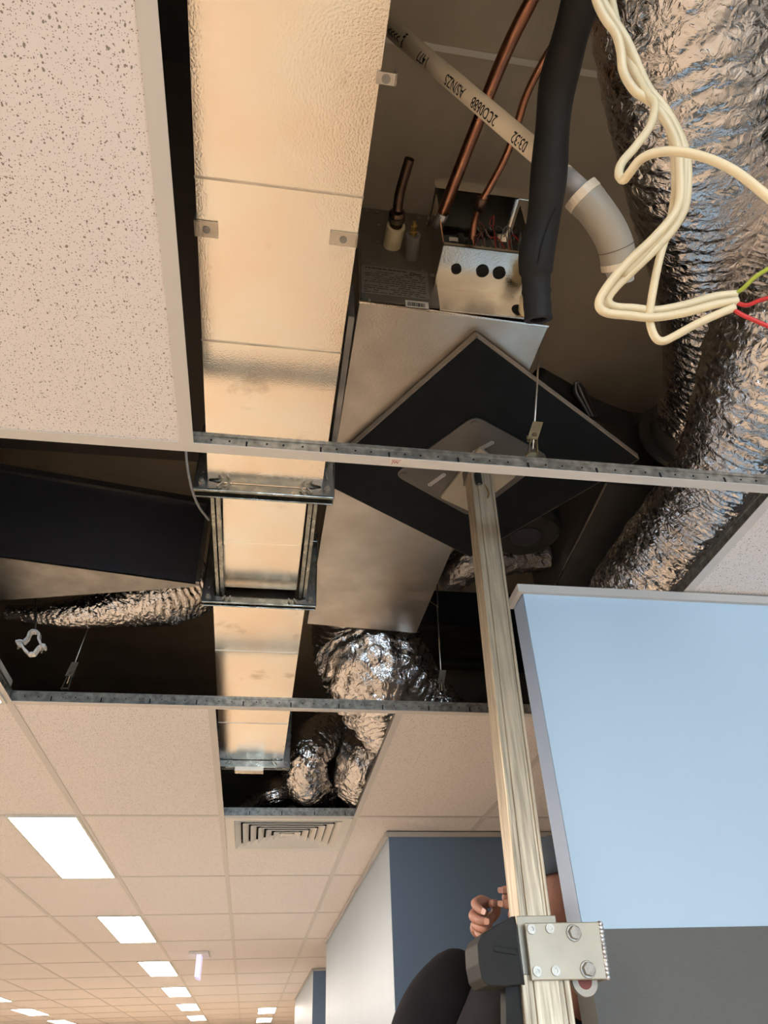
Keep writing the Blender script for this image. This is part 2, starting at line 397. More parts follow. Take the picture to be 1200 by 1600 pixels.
# ------------------------------------------------------------------ lights
def light_fitting(x0, y0, label, group=None, x1=None):
    x1 = x0 + .3
    t = thing('ceiling_light', label, 'light', (x0, y0, CZ - .004), group)
    f = MB(); w_ = .012; z0, z1 = CZ - .006, CZ + .03
    f.box((x0, y0, z0), (x1, y0 + w_, z1)).box((x0, y0 + 1.2 - w_, z0), (x1, y0 + 1.2, z1)).box((x0, y0 + w_, z0), (x0 + w_, y0 + 1.2 - w_, z1)).box((x1 - w_, y0 + w_, z0), (x1, y0 + 1.2 - w_, z1))
    f.build('frame', 'light_frame', t)
    MB().box((x0 + w_, y0 + w_, CZ - .003), (x1 - w_, y0 + 1.2 - w_, CZ + .001)).build('diffuser', 'diffuser', t)
    MB().box((x0 + .002, y0 + .002, CZ + .031), (x1 - .002, y0 + 1.198, CZ + .07)).build('housing', 'light_frame', t)
    return t
names = {2: 'nearest and largest glowing rectangular ceiling light at left, beside plain tiles',
         4: 'second glowing ceiling light from the camera in the long row',
         6: 'third glowing ceiling light in the long row, left of the hanging sign',
         8: 'fourth glowing ceiling light in the long row, just below left of the hanging sign',
         10: 'fifth glowing ceiling light in the long row, small and far',
         12: 'sixth and last visible glowing ceiling light of the long row at the bottom edge'}
light_fitting(-1.085, gy(0), 'assumed ceiling light of the long row, level with the front opening, just out of the picture', 'ceiling lights of the long row')  # unseen, assumed from the spacing of the row
light_fitting(-1.085, gy(-2), 'assumed ceiling light of the long row beside the photographer, out of the picture', 'ceiling lights of the long row')  # likewise unseen and assumed
for r in (2, 4, 6, 8, 10, 12): light_fitting(-1.085, gy(r), names[r], 'ceiling lights of the long row')
light_fitting(-3.33, gy(8), 'cut-off glowing ceiling light at the left edge of the picture', 'ceiling lights of the far left row')
light_fitting(-3.36, gy(10), 'small bluish-white ceiling light near the bottom left corner', 'ceiling lights of the far left row')
light_fitting(-3.36, gy(12), 'farthest ceiling light of the left row at the bottom edge', 'ceiling lights of the far left row')
light_fitting(.119, gy(11), 'small far ceiling light beside the pale partition wall', 'ceiling lights beside the partitions')
light_fitting(.119, gy(13), 'farthest ceiling light beside the pale partition wall, at the bottom edge', 'ceiling lights beside the partitions')
for x, wd in ((-3.36, 'left'), (1.5, 'right')): light_fitting(x, gy(-3), wd + ' one of two assumed ceiling lights behind the photographer', 'ceiling lights behind the photographer')  # unseen pair, added for light on the near part of the room
light_fitting(-3.36, gy(1), 'assumed ceiling light of the left row just out of the picture at left', 'ceiling lights left of the picture')  # unseen, assumed as one more of the left row

# ------------------------------------------------------------------ air vent
t = thing('air_vent', 'square white four-way air vent set in the ceiling below the dark opening', 'vent', (gx(0) + .3, gy(2) + .3, CZ))
cx, cy = gx(0) + .30, gy(2) + .30
def sqring(mb, ro, zo, ri, zi, th=.003):
    q = []
    for (r_, z_) in ((ro, zo), (ri, zi), (ri, zi + th), (ro, zo + th)):
        q.append([(cx - r_, cy - r_, z_), (cx + r_, cy - r_, z_), (cx + r_, cy + r_, z_), (cx - r_, cy + r_, z_)])
    i = len(mb.v)
    for k in q: mb.v += k
    for a_ in range(4):
        for b_ in range(4):
            mb.f.append((i + a_ * 4 + b_, i + a_ * 4 + (b_ + 1) % 4, i + ((a_ + 1) % 4) * 4 + (b_ + 1) % 4, i + ((a_ + 1) % 4) * 4 + b_))
m = MB(); sqring(m, .286, CZ - .004, .245, CZ - .004, .006); m.build('frame', 'vent', t)
for k in range(6):
    m = MB(); ro = .243 - k * .036; sqring(m, ro, CZ - .008, ro - .026, CZ + .012, .0025); m.build('louvre', 'vent', t)
MB().box((cx - .026, cy - .026, CZ - .004), (cx + .026, cy + .026, CZ)).build('centre_plate', 'vent', t)
MB().box((cx - .27, cy - .27, CZ + .045), (cx + .27, cy + .27, CZ + .05)).build('backing', 'hole', t)

# ------------------------------------------------------------------ hanging exit-style sign seen edge-on
t = thing('hanging_sign', 'small blade sign glowing lilac, hanging edge-on from a white ceiling plate', 'sign', (-.49, 7.75, CZ))
MB().box((-.57, 7.62, CZ - .02), (-.40, 7.95, CZ - .001)).build('ceiling_plate', 'vent', t)
MB().hexa([(-.505, 7.66, .745), (-.465, 7.66, .735), (-.465, 7.93, .735), (-.505, 7.93, .745)], [(-.505, 7.66, CZ - .02), (-.465, 7.66, CZ - .02), (-.465, 7.93, CZ - .02), (-.505, 7.93, CZ - .02)]).build('glowing_blade', 'exit_panel', t)

# ------------------------------------------------------------------ galvanised rectangular duct
DZ, DT = 1.05, 1.25
def dl(y): return -0.150 - .013 * y
def dr(y): return 0.096 - .009 * y
duct = thing('sheet_metal_duct', 'long bright galvanised rectangular duct running away above the ceiling grid', 'duct', (0, 0, DZ))
def dsec(y0, y1, zb=DZ, inset=0):
    return MB().hexa([(dl(y0) + inset, y0, zb), (dr(y0) - inset, y0, zb), (dr(y1) - inset, y1, zb), (dl(y1) + inset, y1, zb)],
                     [(dl(y0) + inset, y0, DT), (dr(y0) - inset, y0, DT), (dr(y1) - inset, y1, DT), (dl(y1) + inset, y1, DT)])
dsec(-.9, .565).build('duct_panel', 'galv', duct)
dsec(.567, .866).build('duct_panel', 'galv', duct)
dsec(.868, 1.26).build('duct_panel', 'galv', duct)
dsec(1.288, 1.531, DZ + .03, .028).build('duct_panel', 'galv', duct)
dsec(1.532, 1.745, DZ + .03, .028).build('duct_panel', 'galv', duct)
dsec(1.775, 2.067).build('duct_panel', 'galv', duct)
dsec(2.069, 2.643).build('duct_panel', 'galv', duct)
dsec(2.645, 3.04).build('duct_panel', 'galv', duct)
for y in (.566, .867, 2.068, 2.644):
    MB().box((dl(y) - .001, y - .0015, DZ - .0015), (dr(y) + .001, y + .0015, DZ + .001)).build('seam', 'galv_dull', duct)
MB().box((dl(1.53) + .028, 1.529, DZ + .027), (dr(1.53) - .028, 1.535, DZ + .03)).build('seam', 'galv', duct)
# rails of the stepped section
for s_ in (-1, 1):
    m = MB()
    for off, w_, z_ in ((.004, .008, DZ), (.015, .009, DZ + .006)):
        x0 = dl(1.33) + off if s_ < 0 else dr(1.33) - off - w_
        m.box((x0, 1.29, z_), (x0 + w_, 1.75, DT - .03))
    m.build('side_rail', 'frame_metal', duct)
def flange(y, hw=.016, full=True, dz=.032):
    xl, xr = dl(y) - .028, dr(y) + .028
    f = MB(); zb, zt = DZ - dz, DT + .03
    for yy in (y, y + hw + .004):
        f.box((xl, yy, zb), (xr, yy + .004, DZ)); f.box((xl, yy, DT), (xr, yy + .004, zt))
        f.box((xl, yy, DZ), (dl(y), yy + .004, DT)); f.box((dr(y), yy, DZ), (xr, yy + .004, DT))
    f.box((xl, y, DZ - .004), (xr, y + hw + .008, DZ)).box((xl, y - .006, zb - .002), (xr, y, zb + .001))
    f.box((xl - .001, y - .006, zb), (xl + .002, y, zt)).box((xr - .002, y - .006, zb), (xr + .001, y, zt))
    fr = f.build('flange_frame', 'frame_metal', duct, bevel=.0015)
    for sx in (-1, 1):
        ex = xl if sx < 0 else xr
        c = MB(); c.prism([(ex, y - .003, zb + .001), (ex - sx * .055, y - .003, zb + .003), (ex - sx * .050, y - .003, DZ - .008), (ex - sx * .03, y - .003, DZ - .003),
                           (ex - sx * .024, y - .003, DZ + .05), (ex - sx * .004, y - .003, DZ + .055)], (0, -.004, 0))
        c.build('corner_plate', 'galv_dark', fr)
        bt = MB().cyl((ex - sx * .016, y - .007, zb + .016), (ex - sx * .016, y - .016, zb + .016), .0075, 6).cyl((ex - sx * .016, y - .016, zb + .016), (ex - sx * .016, y - .022, zb + .016), .004, 10)
        bt.build('bolt', 'zinc_bolt', fr)
        cl = MB()
        cl.bar((ex - sx * .050, y - .009, DZ - .020), (ex - sx * .062, y - .009, DZ - .004), .003, .004)
        cl.bar((ex - sx * .066, y - .009, DZ - .020), (ex - sx * .076, y - .009, DZ - .004), .003, .004)
        cl.bar((ex - sx * .016, y - .009, DZ + .02), (ex - sx * .020, y - .009, DZ + .045), .003, .004)
        cl.build('cleat', 'zinc_bolt', fr)['kind'] = 'stuff'
flange(1.262, dz=.026)
flange(1.745, .012, dz=.022)
flange(3.04, .016)
# pale strap under the far flange
MB().box((-.125, 3.02, DZ - .050), (-.01, 3.06, DZ - .034)).build('end_strap', 'galv_dull', duct)
# screw-fixed clips on the duct edges
def clip(px0, py0, px1, py1, sx):
    a_ = P(px0, py0, z=DZ - .001); b_ = P(px1, py1, z=DZ - .001)
    ys = sorted((a_.y, b_.y)); xs = sorted((a_.x, b_.x))
    c = MB().box((xs[0], ys[0], DZ - .003), (xs[1], ys[1], DZ - .0008))
    ex = xs[0] if sx < 0 else xs[1]
    c.box((ex - .001, ys[0], DZ - .003), (ex + .001, ys[1], DZ + .02))
    k = c.build('fixing_clip', 'galv_dull', duct)
    cx_, cy_ = (xs[0] + xs[1]) / 2, (ys[0] + ys[1]) / 2
    MB().ring((cx_, cy_, DZ - .003), (0, 0, -1), .006, .0032, .0016, 16).cyl((cx_, cy_, DZ - .0025), (cx_, cy_, DZ - .0042), .0036, 6).build('screw', 'galv_dark', k)
clip(304, 343, 341, 372, -1); clip(516, 360, 556, 386, 1)
clip(589, 110, 617, 134, 1)

# ------------------------------------------------------------------ dark sheet-metal strip between the duct and the unit
m = MB().bar((.108, .86, 1.20), (.108, 1.26, 1.20), .012, .10)
tag(m.build('duct_hanger_strap', 'galv_dark'), 'narrow metal strap edge hanging between the bright duct and the grey unit', 'strap')

# ------------------------------------------------------------------ air-conditioning unit
UZ = 1.257; UT = 1.635; UY = .905
unit = thing('air_conditioning_unit', 'grey galvanised air handling unit resting on the black lift board', 'air conditioner', (.33, 1.5, UZ))
casing = MB().hexa([(.130, UY, UZ), (.540, UY + .012, UZ), (.506, 2.285, UZ), (.111, 2.25, UZ)], [(.130, UY, UT), (.540, UY + .012, UT), (.506, 2.285, UT), (.111, 2.25, UT)]).build('casing', 'galv_dull', unit, bevel=.001)
MB().bar((.129, UY - .003, UZ + .001), (.541, UY + .009, UZ + .001), .004, .003).build('edge_lip', 'galv', unit)
MB().box((.134, UY - .004, UZ + .01), (.30, UY, UT - .01)).build('end_panel', 'galv_shaded', unit)
MB().box((.30, UY - .0035, UZ + .004), (.538, UY, 1.338)).build('mottled_panel', 'galv_dull', unit)
for (px, py) in ((573, 331), (589, 333), (591, 353), (590, 380), (577, 470), (667, 351), (680, 395), (674, 431), (654, 342), (660, 425)):
    c = P(px, py, y=UY - .004)
    MB().cyl(c, c + Vector((0, -.003, 0)), .0032, 8).build('screw', 'zinc_bolt', casing)
# rating label and barcode
def quad_on(pxs, y, name, m, parent, th=.0008):
    pts = [P(px, py, y=y) for px, py in pxs]
    return MB().prism(pts, (0, -th, 0)).build(name, m, parent)
lab = quad_on(((565, 414), (668, 426), (671, 469), (564, 457)), UY - .0045, 'rating_label', 'label_silver', unit)
def lines_on(c00, c10, c01, rows, y, m, parent, name, seed, fill=.75, th=.0014):
    rnd = random.Random(seed); mb = MB(); a_, b_, c_ = [P(q[0], q[1], y=y) for q in (c00, c10, c01)]
    for k in range(rows):
        s_ = a_ + (c_ - a_) * ((k + .5) / rows); u = b_ - a_; x = 0
        while x < 1:
            l = .03 + rnd.random() * .09
            if rnd.random() < fill: mb.bar(s_ + u * x, s_ + u * min(1, x + l), .0006, th, (0, 0, 1))
            x += l + .012 + rnd.random() * .02
    o = mb.build(name, m, parent); o['kind'] = 'stuff'; return o
lines_on((571, 416), (635, 424), (571, 418.5), 1, UY - .0056, 'ink', lab, 'heading_print', 1, 1, .0028)
lines_on((570, 421), (664, 432), (569, 456), 11, UY - .0056, 'ink', lab, 'small_print', 2, .8, .0012)
c = P(644, 428.5, y=UY - .0057)
MB().ring(c, (0, -1, 0), .0055, .0035, .0006, 16).bar(c + Vector((.006, 0, 0)), c + Vector((.020, 0, 0)), .0006, .003).build('approval_mark', 'ink', lab)
bl = quad_on(((633, 469), (669, 473), (670, 482.5), (634, 479)), UY - .0045, 'barcode_label', 'sticker', unit)
mb = MB(); a_ = P(637, 471.5, y=UY - .0056); b_ = P(664, 474.8, y=UY - .0056); c_ = P(637, 477.5, y=UY - .0056); rnd = random.Random(5)
x = 0
while x < 1:
    w_ = .012 + rnd.random() * .03; p = a_ + (b_ - a_) * x; q = p + (b_ - a_) * w_; h = c_ - a_
    mb.prism([p, q, q + h, p + h], (0, -.0005, 0)); x += w_ + .012 + rnd.random() * .03
mb.build('barcode', 'ink', bl)['kind'] = 'stuff'

# control box: open fronted, sticking out towards the camera
KY, KZ, KT, KX0, KX1 = .80, 1.335, 1.535, .292, .486
kb = MB()
kb.hexa([(KX0, KY, KZ), (KX1, KY, KZ), (KX1 + .02, UY, KZ + .002), (KX0, UY, KZ + .002)], [(KX0, KY, KZ + .003), (KX1, KY, KZ + .003), (KX1 + .02, UY, KZ + .005), (KX0, UY, KZ + .005)])
kb.box((KX0, KY, KZ), (KX0 + .002, UY, KT)).box((KX1, KY, KZ), (KX1 + .002, UY, KT)).box((KX0, KY, KZ), (KX1, KY + .0015, KZ + .012))
kb.box((KX0, KY - .004, KT + .02), (KX1 + .03, KY - .002, 1.60)).box((KX0, KY - .004, KT + .02), (KX1, UY, KT + .022))
box = kb.build('control_box', 'galv', unit)
MB().box((KX0 + .003, UY - .012, KZ + .006), (KX1 - .003, UY - .006, KT)).build('circuit_board', 'board_green', box)
for px, py, r_ in ((713, 421, .0098), (754, 424, .0125), (780, 427, .0125)):
    c = P(px, py, z=KZ - .001)
    MB().ring(c, (0, 0, -1), r_ + .001, r_ - .001, .002, 20).build('grommet', 'plastic_black', box, smooth=False)
    MB().cyl(c + Vector((0, 0, .0005)), c - Vector((0, 0, .001)), r_, 20).build('cable_hole', 'hole', box)
rnd = random.Random(11)
for k in range(9):     # terminal screws
    c = Vector((.375 + .009 * k, KY + .02 + .004 * (k % 2), KZ + .03 + .012 * (k % 2)))
    MB().cyl(c, c + Vector((0, -.006, 0)), .0035, 8).build('terminal_screw', 'zinc_bolt', box)
MB().box((.365, KY + .022, KZ + .006), (.47, KY + .05, KZ + .05)).build('terminal_block', 'plastic_black', box)
for k in range(3):
    MB().box((.315 + .017 * k, KY + .015, KZ + .02 + .02 * (k % 2)), (.329 + .017 * k, KY + .05, KZ + .06 + .02 * (k % 2))).build('relay', 'plastic_black', box, bevel=.001)
MB().box((.312, KY + .012, KZ + .045), (.33, KY + .016, KZ + .055)).build('relay_label', 'sticker', box)
for k in range(18):
    x0 = .37 + rnd.random() * .1; pts = []
    x1 = x0 + rnd.uniform(-.05, .05); h = rnd.uniform(.05, .15)
    for q in range(5):
        u = q / 4; pts.append((max(.34, min(KX1 - .006, x0 + (x1 - x0) * u + rnd.uniform(-.008, .008))), KY + .012 + .03 * rnd.random(), KZ + .03 + h * math.sin(u * 2.4)))
    MB().tube(spline(pts, 5), .0011, 6).build('wire', rnd.choice(['red_core', 'cable_grey', 'cable_grey', 'rust_hub', 'cable_black']), box, smooth=True)

# pipe stubs on the end panel
def stub(name, mname, par, p, l0, l1, r_, n=18, smooth=True, dz=0):
    return MB().tube([p + Vector((0, -l0, dz * l0)), p + Vector((0, -l1, dz * l1))], r_, n).build(name, mname, par, smooth=False, bevel=0)
a_ = P(612, 384, y=UY - .004)
v1 = thing('pipe_coupling', 'black crimped pipe coupling with a dark bent pipe, on the left of the unit end', 'pipe fitting', a_)
def along(p0, p1, u): return p0 + (p1 - p0) * u
a1 = P(619, 352, y=UY - .062)
MB().tube([a_, a1], .0205, 20).build('cream_sleeve', 'cream_sleeve', v1, bevel=.001)
a2 = P(621, 330, y=UY - .10)
MB().tube([a1, along(a1, a2, .3), along(a1, a2, .31), along(a1, a2, .85), a2], [.014, .014, .017, .018, .013], 16).build('coupling_body', 'copper_dark', v1, smooth=False)
MB().tube([along(a1, a2, .42), along(a1, a2, .72)], .0185, 12).build('brass_band', 'brass_clip', v1)
pts = spline([a2, P(624, 305, y=UY - .13), P(632, 275, y=UY - .17), P(640, 248, y=UY - .205)], 6)
MB().tube(pts, .0105, 14, cap=False).build('bent_pipe', 'copper_dark', v1, smooth=True)
MB().tube([pts[-1] - (pts[-1] - pts[-2]).normalized() * .006, pts[-1] - (pts[-1] - pts[-2]).normalized() * .005], .0098, 14).build('bore', 'hole', v1)
b0 = P(643, 402, y=UY - .004); b1 = P(646, 366, y=UY - .062)
v2 = thing('access_valve', 'grey sleeved valve with a small brass tip beside the cream sleeve', 'valve', b0)
MB().tube([b0, b1], .0165, 20).build('grey_sleeve', 'grey_sleeve', v2, bevel=.001)
bd = (b1 - b0).normalized()
MB().tube([b1, b1 + bd * .008, b1 + bd * .009, b1 + bd * .022, b1 + bd * .023, b1 + bd * .030], [.008, .008, .006, .007, .0045, .004], 12).build('brass_tip', 'brass', v2)
c0 = P(822, 488, y=UY - .004); c1 = P(826, 462, y=UY - .05)
MB().tube([P(812, 484, y=UY - .0046), P(812, 484, y=UY - .0046) + Vector((0, -.0008, 0))], .0175, 20).build('pipe_hole', 'hole', unit)
tag(MB().tube([c0, along(c0, c1, .85), along(c0, c1, .86), c1], [.0175, .0175, .012, .012], 20).build('pipe_stub', 'cream_sleeve', None, bevel=.001), 'short cream sleeved pipe stub beside the black foam pipe end', 'pipe')

# copper pipes
def tubething(name, mname, pts, r_, label, cat, n=14, group=None, cap=True, step=8):
    o = MB().tube(spline(pts, step), r_, n, cap).build(name, mname, None, smooth=True)
    return tag(o, label, cat, group)
c1_ = thing('copper_pipe', 'thicker copper pipe slanting down to the left side of the control box', 'pipe', P(684, 354, d=1.57))
MB().tube(spline([P(848, -40, d=1.22), P(830, 0, d=1.26), P(800, 60, d=1.30), P(772, 125, d=1.36), P(745, 195, d=1.42), P(715, 272, d=1.49), P(690, 338, d=1.555)], 6), .0125, 16).build('tube', 'copper', c1_, smooth=True)
MB().tube([P(692, 333, d=1.55), P(683, 356, d=1.575)], [.0128, .0132], 16).build('soldered_end', 'solder', c1_, smooth=True)
c2_ = thing('copper_pipe', 'thinner copper pipe curving down into the open control box', 'pipe', P(735, 392, d=1.58))
MB().tube(spline([P(900, 0, d=1.28), P(880, 45, d=1.30), P(848, 98, d=1.33), P(822, 150, d=1.37), P(808, 195, d=1.40), P(790, 245, d=1.44), P(762, 298, d=1.49), P(750, 320, d=1.51), P(741, 350, d=1.54), P(736, 392, d=1.565)], 6), .0075, 12).build('tube', 'copper', c2_, smooth=True)
MB().tube([P(754, 309, d=1.50), P(748, 328, d=1.52)], [.0118, .0112], 12).build('brazed_joint', 'copper_dark', c2_, smooth=True)

# condensate drain pipe in PVC with its printed line
pv0, pv1 = P(560, 0, d=1.43), P(882, 275, d=1.14)
pvc = thing('drain_pipe', 'cream plastic drain pipe with black printed codes, crossing in front of the copper pipes', 'pipe', pv0)
MB().tube([pv0, pv1], .0168, 28, True).build('pipe', 'pvc', pvc, smooth=True)
pd = (pv1 - pv0).normalized()
e0 = P(918, 308, d=1.13)
MB().tube([pv1 - pd * .012, e0], .0168, 24).build('grey_end', 'pvc_grey', pvc, smooth=True)
MB().tube([pv1 - pd * .004, pv1 - pd * .002], .0171, 24).build('scribed_line', 'copper_dark', pvc)
ed = (e0 - pv1).normalized()
ep = spline([P(908, 303, d=1.13), P(930, 328, d=1.13), P(950, 358, d=1.14), P(962, 385, d=1.15), P(967, 412, d=1.16)], 5)
MB().tube(ep, [.0285] * 4 + [.0275] * (len(ep) - 4), 26, True).build('elbow', 'pvc_elbow', pvc, smooth=True)
MB().tube([ep[0] - (ep[1] - ep[0]).normalized() * .003, ep[0] + (ep[1] - ep[0]).normalized() * .011], .0297, 26).build('elbow_rim', 'pvc', pvc, smooth=False)
MB().tube([ep[-1] - (ep[-1] - ep[-2]).normalized() * .004, ep[-1] + (ep[-1] - ep[-2]).normalized() * .006], .0285, 26).build('elbow_rim', 'pvc', pvc)
MB().tube([ep[-1], ep[-1] + (ep[-1] - ep[-2]).normalized() * .012, ep[-1] + (ep[-1] - ep[-2]).normalized() * .03], [.023, .022, .019], 24).build('elbow_neck', 'pvc_grey', pvc)
MB().tube([along(ep[-5], ep[-6], .5), along(ep[-5], ep[-6], .62)], .0282, 26).build('moulding_line', 'copper_dark', pvc)

def print_on_pipe(txt, p0, p1, r_, start, size, parent, ang, name):
    """wrap flat lettering round a pipe: u runs from p1 towards p0"""
    me = text_mesh(txt, size, 'ink', name)
    bm = bmesh.new(); bm.from_mesh(me); bmesh.ops.triangulate(bm, faces=bm.faces)
    bmesh.ops.subdivide_edges(bm, edges=[e for e in bm.edges if e.calc_length() > size * .25], cuts=2)
    d = (p0 - p1).normalized()
    view = (-(p1 + d * start)).normalized(); n0 = (view - d * view.dot(d)).normalized(); sd = n0.cross(d) * -1
    up = d.cross(n0) * -1
    off = Vector(parent['_b'])
    for v in bm.verts:
        th = ang + v.co.y * 1.45 / r_
        nrm = n0 * math.cos(th) + (n0.cross(d)) * math.sin(th)
        v.co = p1 + d * (start + v.co.x) + nrm * (r_ + .0005) - off
    bm.to_mesh(me); bm.free()
    o = bpy.data.objects.new(name, me); COL.objects.link(o); o.parent = parent; o['_b'] = tuple(off); return o

def pipe_u(px, py):   # distance along the pipe from pv1 of the point under a pixel (nearest approach)
    r_ = (P(px, py, d=1.0)).normalized(); d = (pv0 - pv1).normalized(); w0 = pv1
    b = d.dot(r_); dd = d.dot(w0); e = r_.dot(w0)
    return (b * e - dd) / (1 - b * b)
ANG = -.18
def put(txt, pxa, pya, pxb, pyb):
    ua, ub = pipe_u(pxa, pya), pipe_u(pxb, pyb)
    me0 = text_mesh(txt, 1.0, 'ink', 'tmp'); wd = max(v.co.x for v in me0.vertices) - min(v.co.x for v in me0.vertices); bpy.data.meshes.remove(me0)
    sz = min(.0175, (ub - ua) / wd)
    print_on_pipe(txt, pv0, pv1, .0168, ua, sz, pvc, ANG, 'printed_code')
put('03:32', 835, 230, 793, 200)
put('2CO0688', 783, 195, 741, 165)
put('AS/NZS', 731, 155, 687, 118)
put('1477', 675, 108, 645, 88)
put('\u25ae>>>>', 637, 80, 603, 52)

# small wire hook by the elbow
hk = thing('screw_eyelets', 'tiny pair of bright metal eyelets hanging below the grey elbow', 'fixing', P(948, 425, d=1.2))
for q in ((948, 425), (953, 440)):
    MB().ring(P(*q, d=1.2), (0, -.6, -.8), .0042, .0026, .003, 14).build('eyelet', 'zinc_bolt', hk)
MB().bar(P(955, 428, d=1.2), P(948, 441, d=1.2), .003, .003).build('link', 'zinc_bolt', hk)

# black foam lagged pipe
fp = spline([P(925, -60, d=.98), P(905, 10, d=1.0), P(886, 75, d=1.03), P(870, 140, d=1.06), P(862, 215, d=1.08), P(856, 290, d=1.10), P(848, 350, d=1.12), P(838, 400, d=1.13), P(838, 450, d=1.14), P(841, 498, d=1.14)], 8)
fr_ = [.0265 + .0012 * math.sin(k * .37) for k in range(len(fp))]
for k in range(12): fr_[-1 - k] = .0225 - .0012 * abs(math.sin(k * .9)) + .0008 * (k > 6)
foam = thing('insulated_pipe', 'black foam-lagged pipe hanging down with an open cut end', 'pipe', fp[-1])
MB().tube(fp, fr_, 24, False).build('foam_lagging', 'foam_black', foam, smooth=True)
td = (fp[-1] - fp[-3]).normalized()
MB().ring(fp[-1] - td * .002, td, .0222, .0135, .004, 24).build('cut_end', 'foam_black', foam)
MB().cyl(fp[-1] - td * .012, fp[-1] - td * .004, .014, 20).build('bore', 'hole', foam)
MB().tube(spline([P(868, 325, d=1.083), P(857, 350, d=1.09), P(846, 385, d=1.098), P(841, 410, d=1.105)], 5), .0012, 6).build('slit', 'hole', foam)
MB().tube([pts for pts in (fp[0], fp[1])], .01, 8).build('inner_tube', 'copper_dark', foam)

# ------------------------------------------------------------------ white cables in the foreground
def cab(name, label, pix, ds, r_, group='loose cream cables'):
    n = len(pix); pts = [P(px, py, d=ds[0] + (ds[1] - ds[0]) * k / (n - 1)) for k, (px, py) in enumerate(pix)]
    t = thing(name, label, 'cable', pts[-1])
    MB().tube(spline(pts, 7), r_, 12).build('sheath', 'cable', t, smooth=True)
    return t, pts
tA, pA = cab('power_cable', 'cream cable folded back at the left turn, outermost of the hanging bundle',
    [(925, -40), (932, 0), (945, 28), (962, 52), (970, 80), (974, 112), (992, 142), (1020, 162), (1044, 196), (1058, 231), (1062, 270), (1062, 308), (1052, 336), (1022, 371), (984, 407), (953, 442), (936, 472), (946, 488), (984, 493), (1020, 496), (1068, 489), (1117, 476), (1152, 470)], (.72, .74), 0.00447)
tB, pB = cab('power_cable', 'cream cable on the right side of the bundle, running beside the outermost one',
    [(935, -40), (941, 0), (958, 30), (980, 66), (997, 105), (1014, 140), (1037, 168), (1060, 208), (1073, 252), (1072, 312), (1058, 348), (1032, 380), (1000, 412), (968, 442), (950, 466), (958, 479), (990, 482), (1026, 485), (1070, 477), (1117, 464), (1150, 460)], (.73, .75), 0.00473)
tC, pC = cab('thin_cable', 'thin cream cable making a tight hook and then arching off to the right edge',
    [(950, -30), (962, 30), (974, 70), (990, 110), (1010, 145), (1023, 163), (1016, 196), (993, 229), (972, 254), (967, 272), (974, 281), (984, 270), (1000, 250), (1024, 239), (1062, 237), (1107, 248), (1152, 270), (1200, 308), (1250, 350)], (.76, .60), 0.00413)
tD, pD = cab('power_cable', 'cream cable dropping lowest, to a pointed loop under the others',
    [(1040, 180), (1050, 215), (1054, 250), (1055, 300), (1046, 350), (1031, 402), (1021, 450), (1015, 495), (1022, 524), (1035, 533), (1056, 524), (1085, 508), (1117, 493), (1148, 480)], (.75, .735), 0.00413)
def core(parent, mname, pix, d0, d1, r_=.0022):
    n = len(pix); MB().tube(spline([P(px, py, d=d0 + (d1 - d0) * k / (n - 1)) for k, (px, py) in enumerate(pix)], 5), r_, 8).build('core_wire', mname, parent, smooth=True)
core(tB, 'green_core', [(1146, 461), (1162, 450), (1180, 433), (1204, 418), (1230, 405)], .75, .72)
core(tA, 'red_core', [(1148, 472), (1166, 477), (1185, 470), (1205, 464), (1235, 455)], .74, .72)
core(tD, 'red_core', [(1143, 482), (1160, 492), (1180, 501), (1205, 512), (1235, 525)], .735, .72)
core(tA, 'cable', [(1020, 160), (1050, 190), (1068, 240), (1066, 310), (1048, 345), (1010, 392), (972, 430)], .735, .74, .0045)

# thin grey cable by the flange
tubething('thin_cable', 'cable_grey', [P(290, 700, d=1.52), P(293, 730, d=1.53), P(300, 765, d=1.55), P(311, 792, d=1.58), P(326, 812, d=1.66)], .0028, 'thin grey cable looping down beside the bolted duct flange', 'cable', 8)

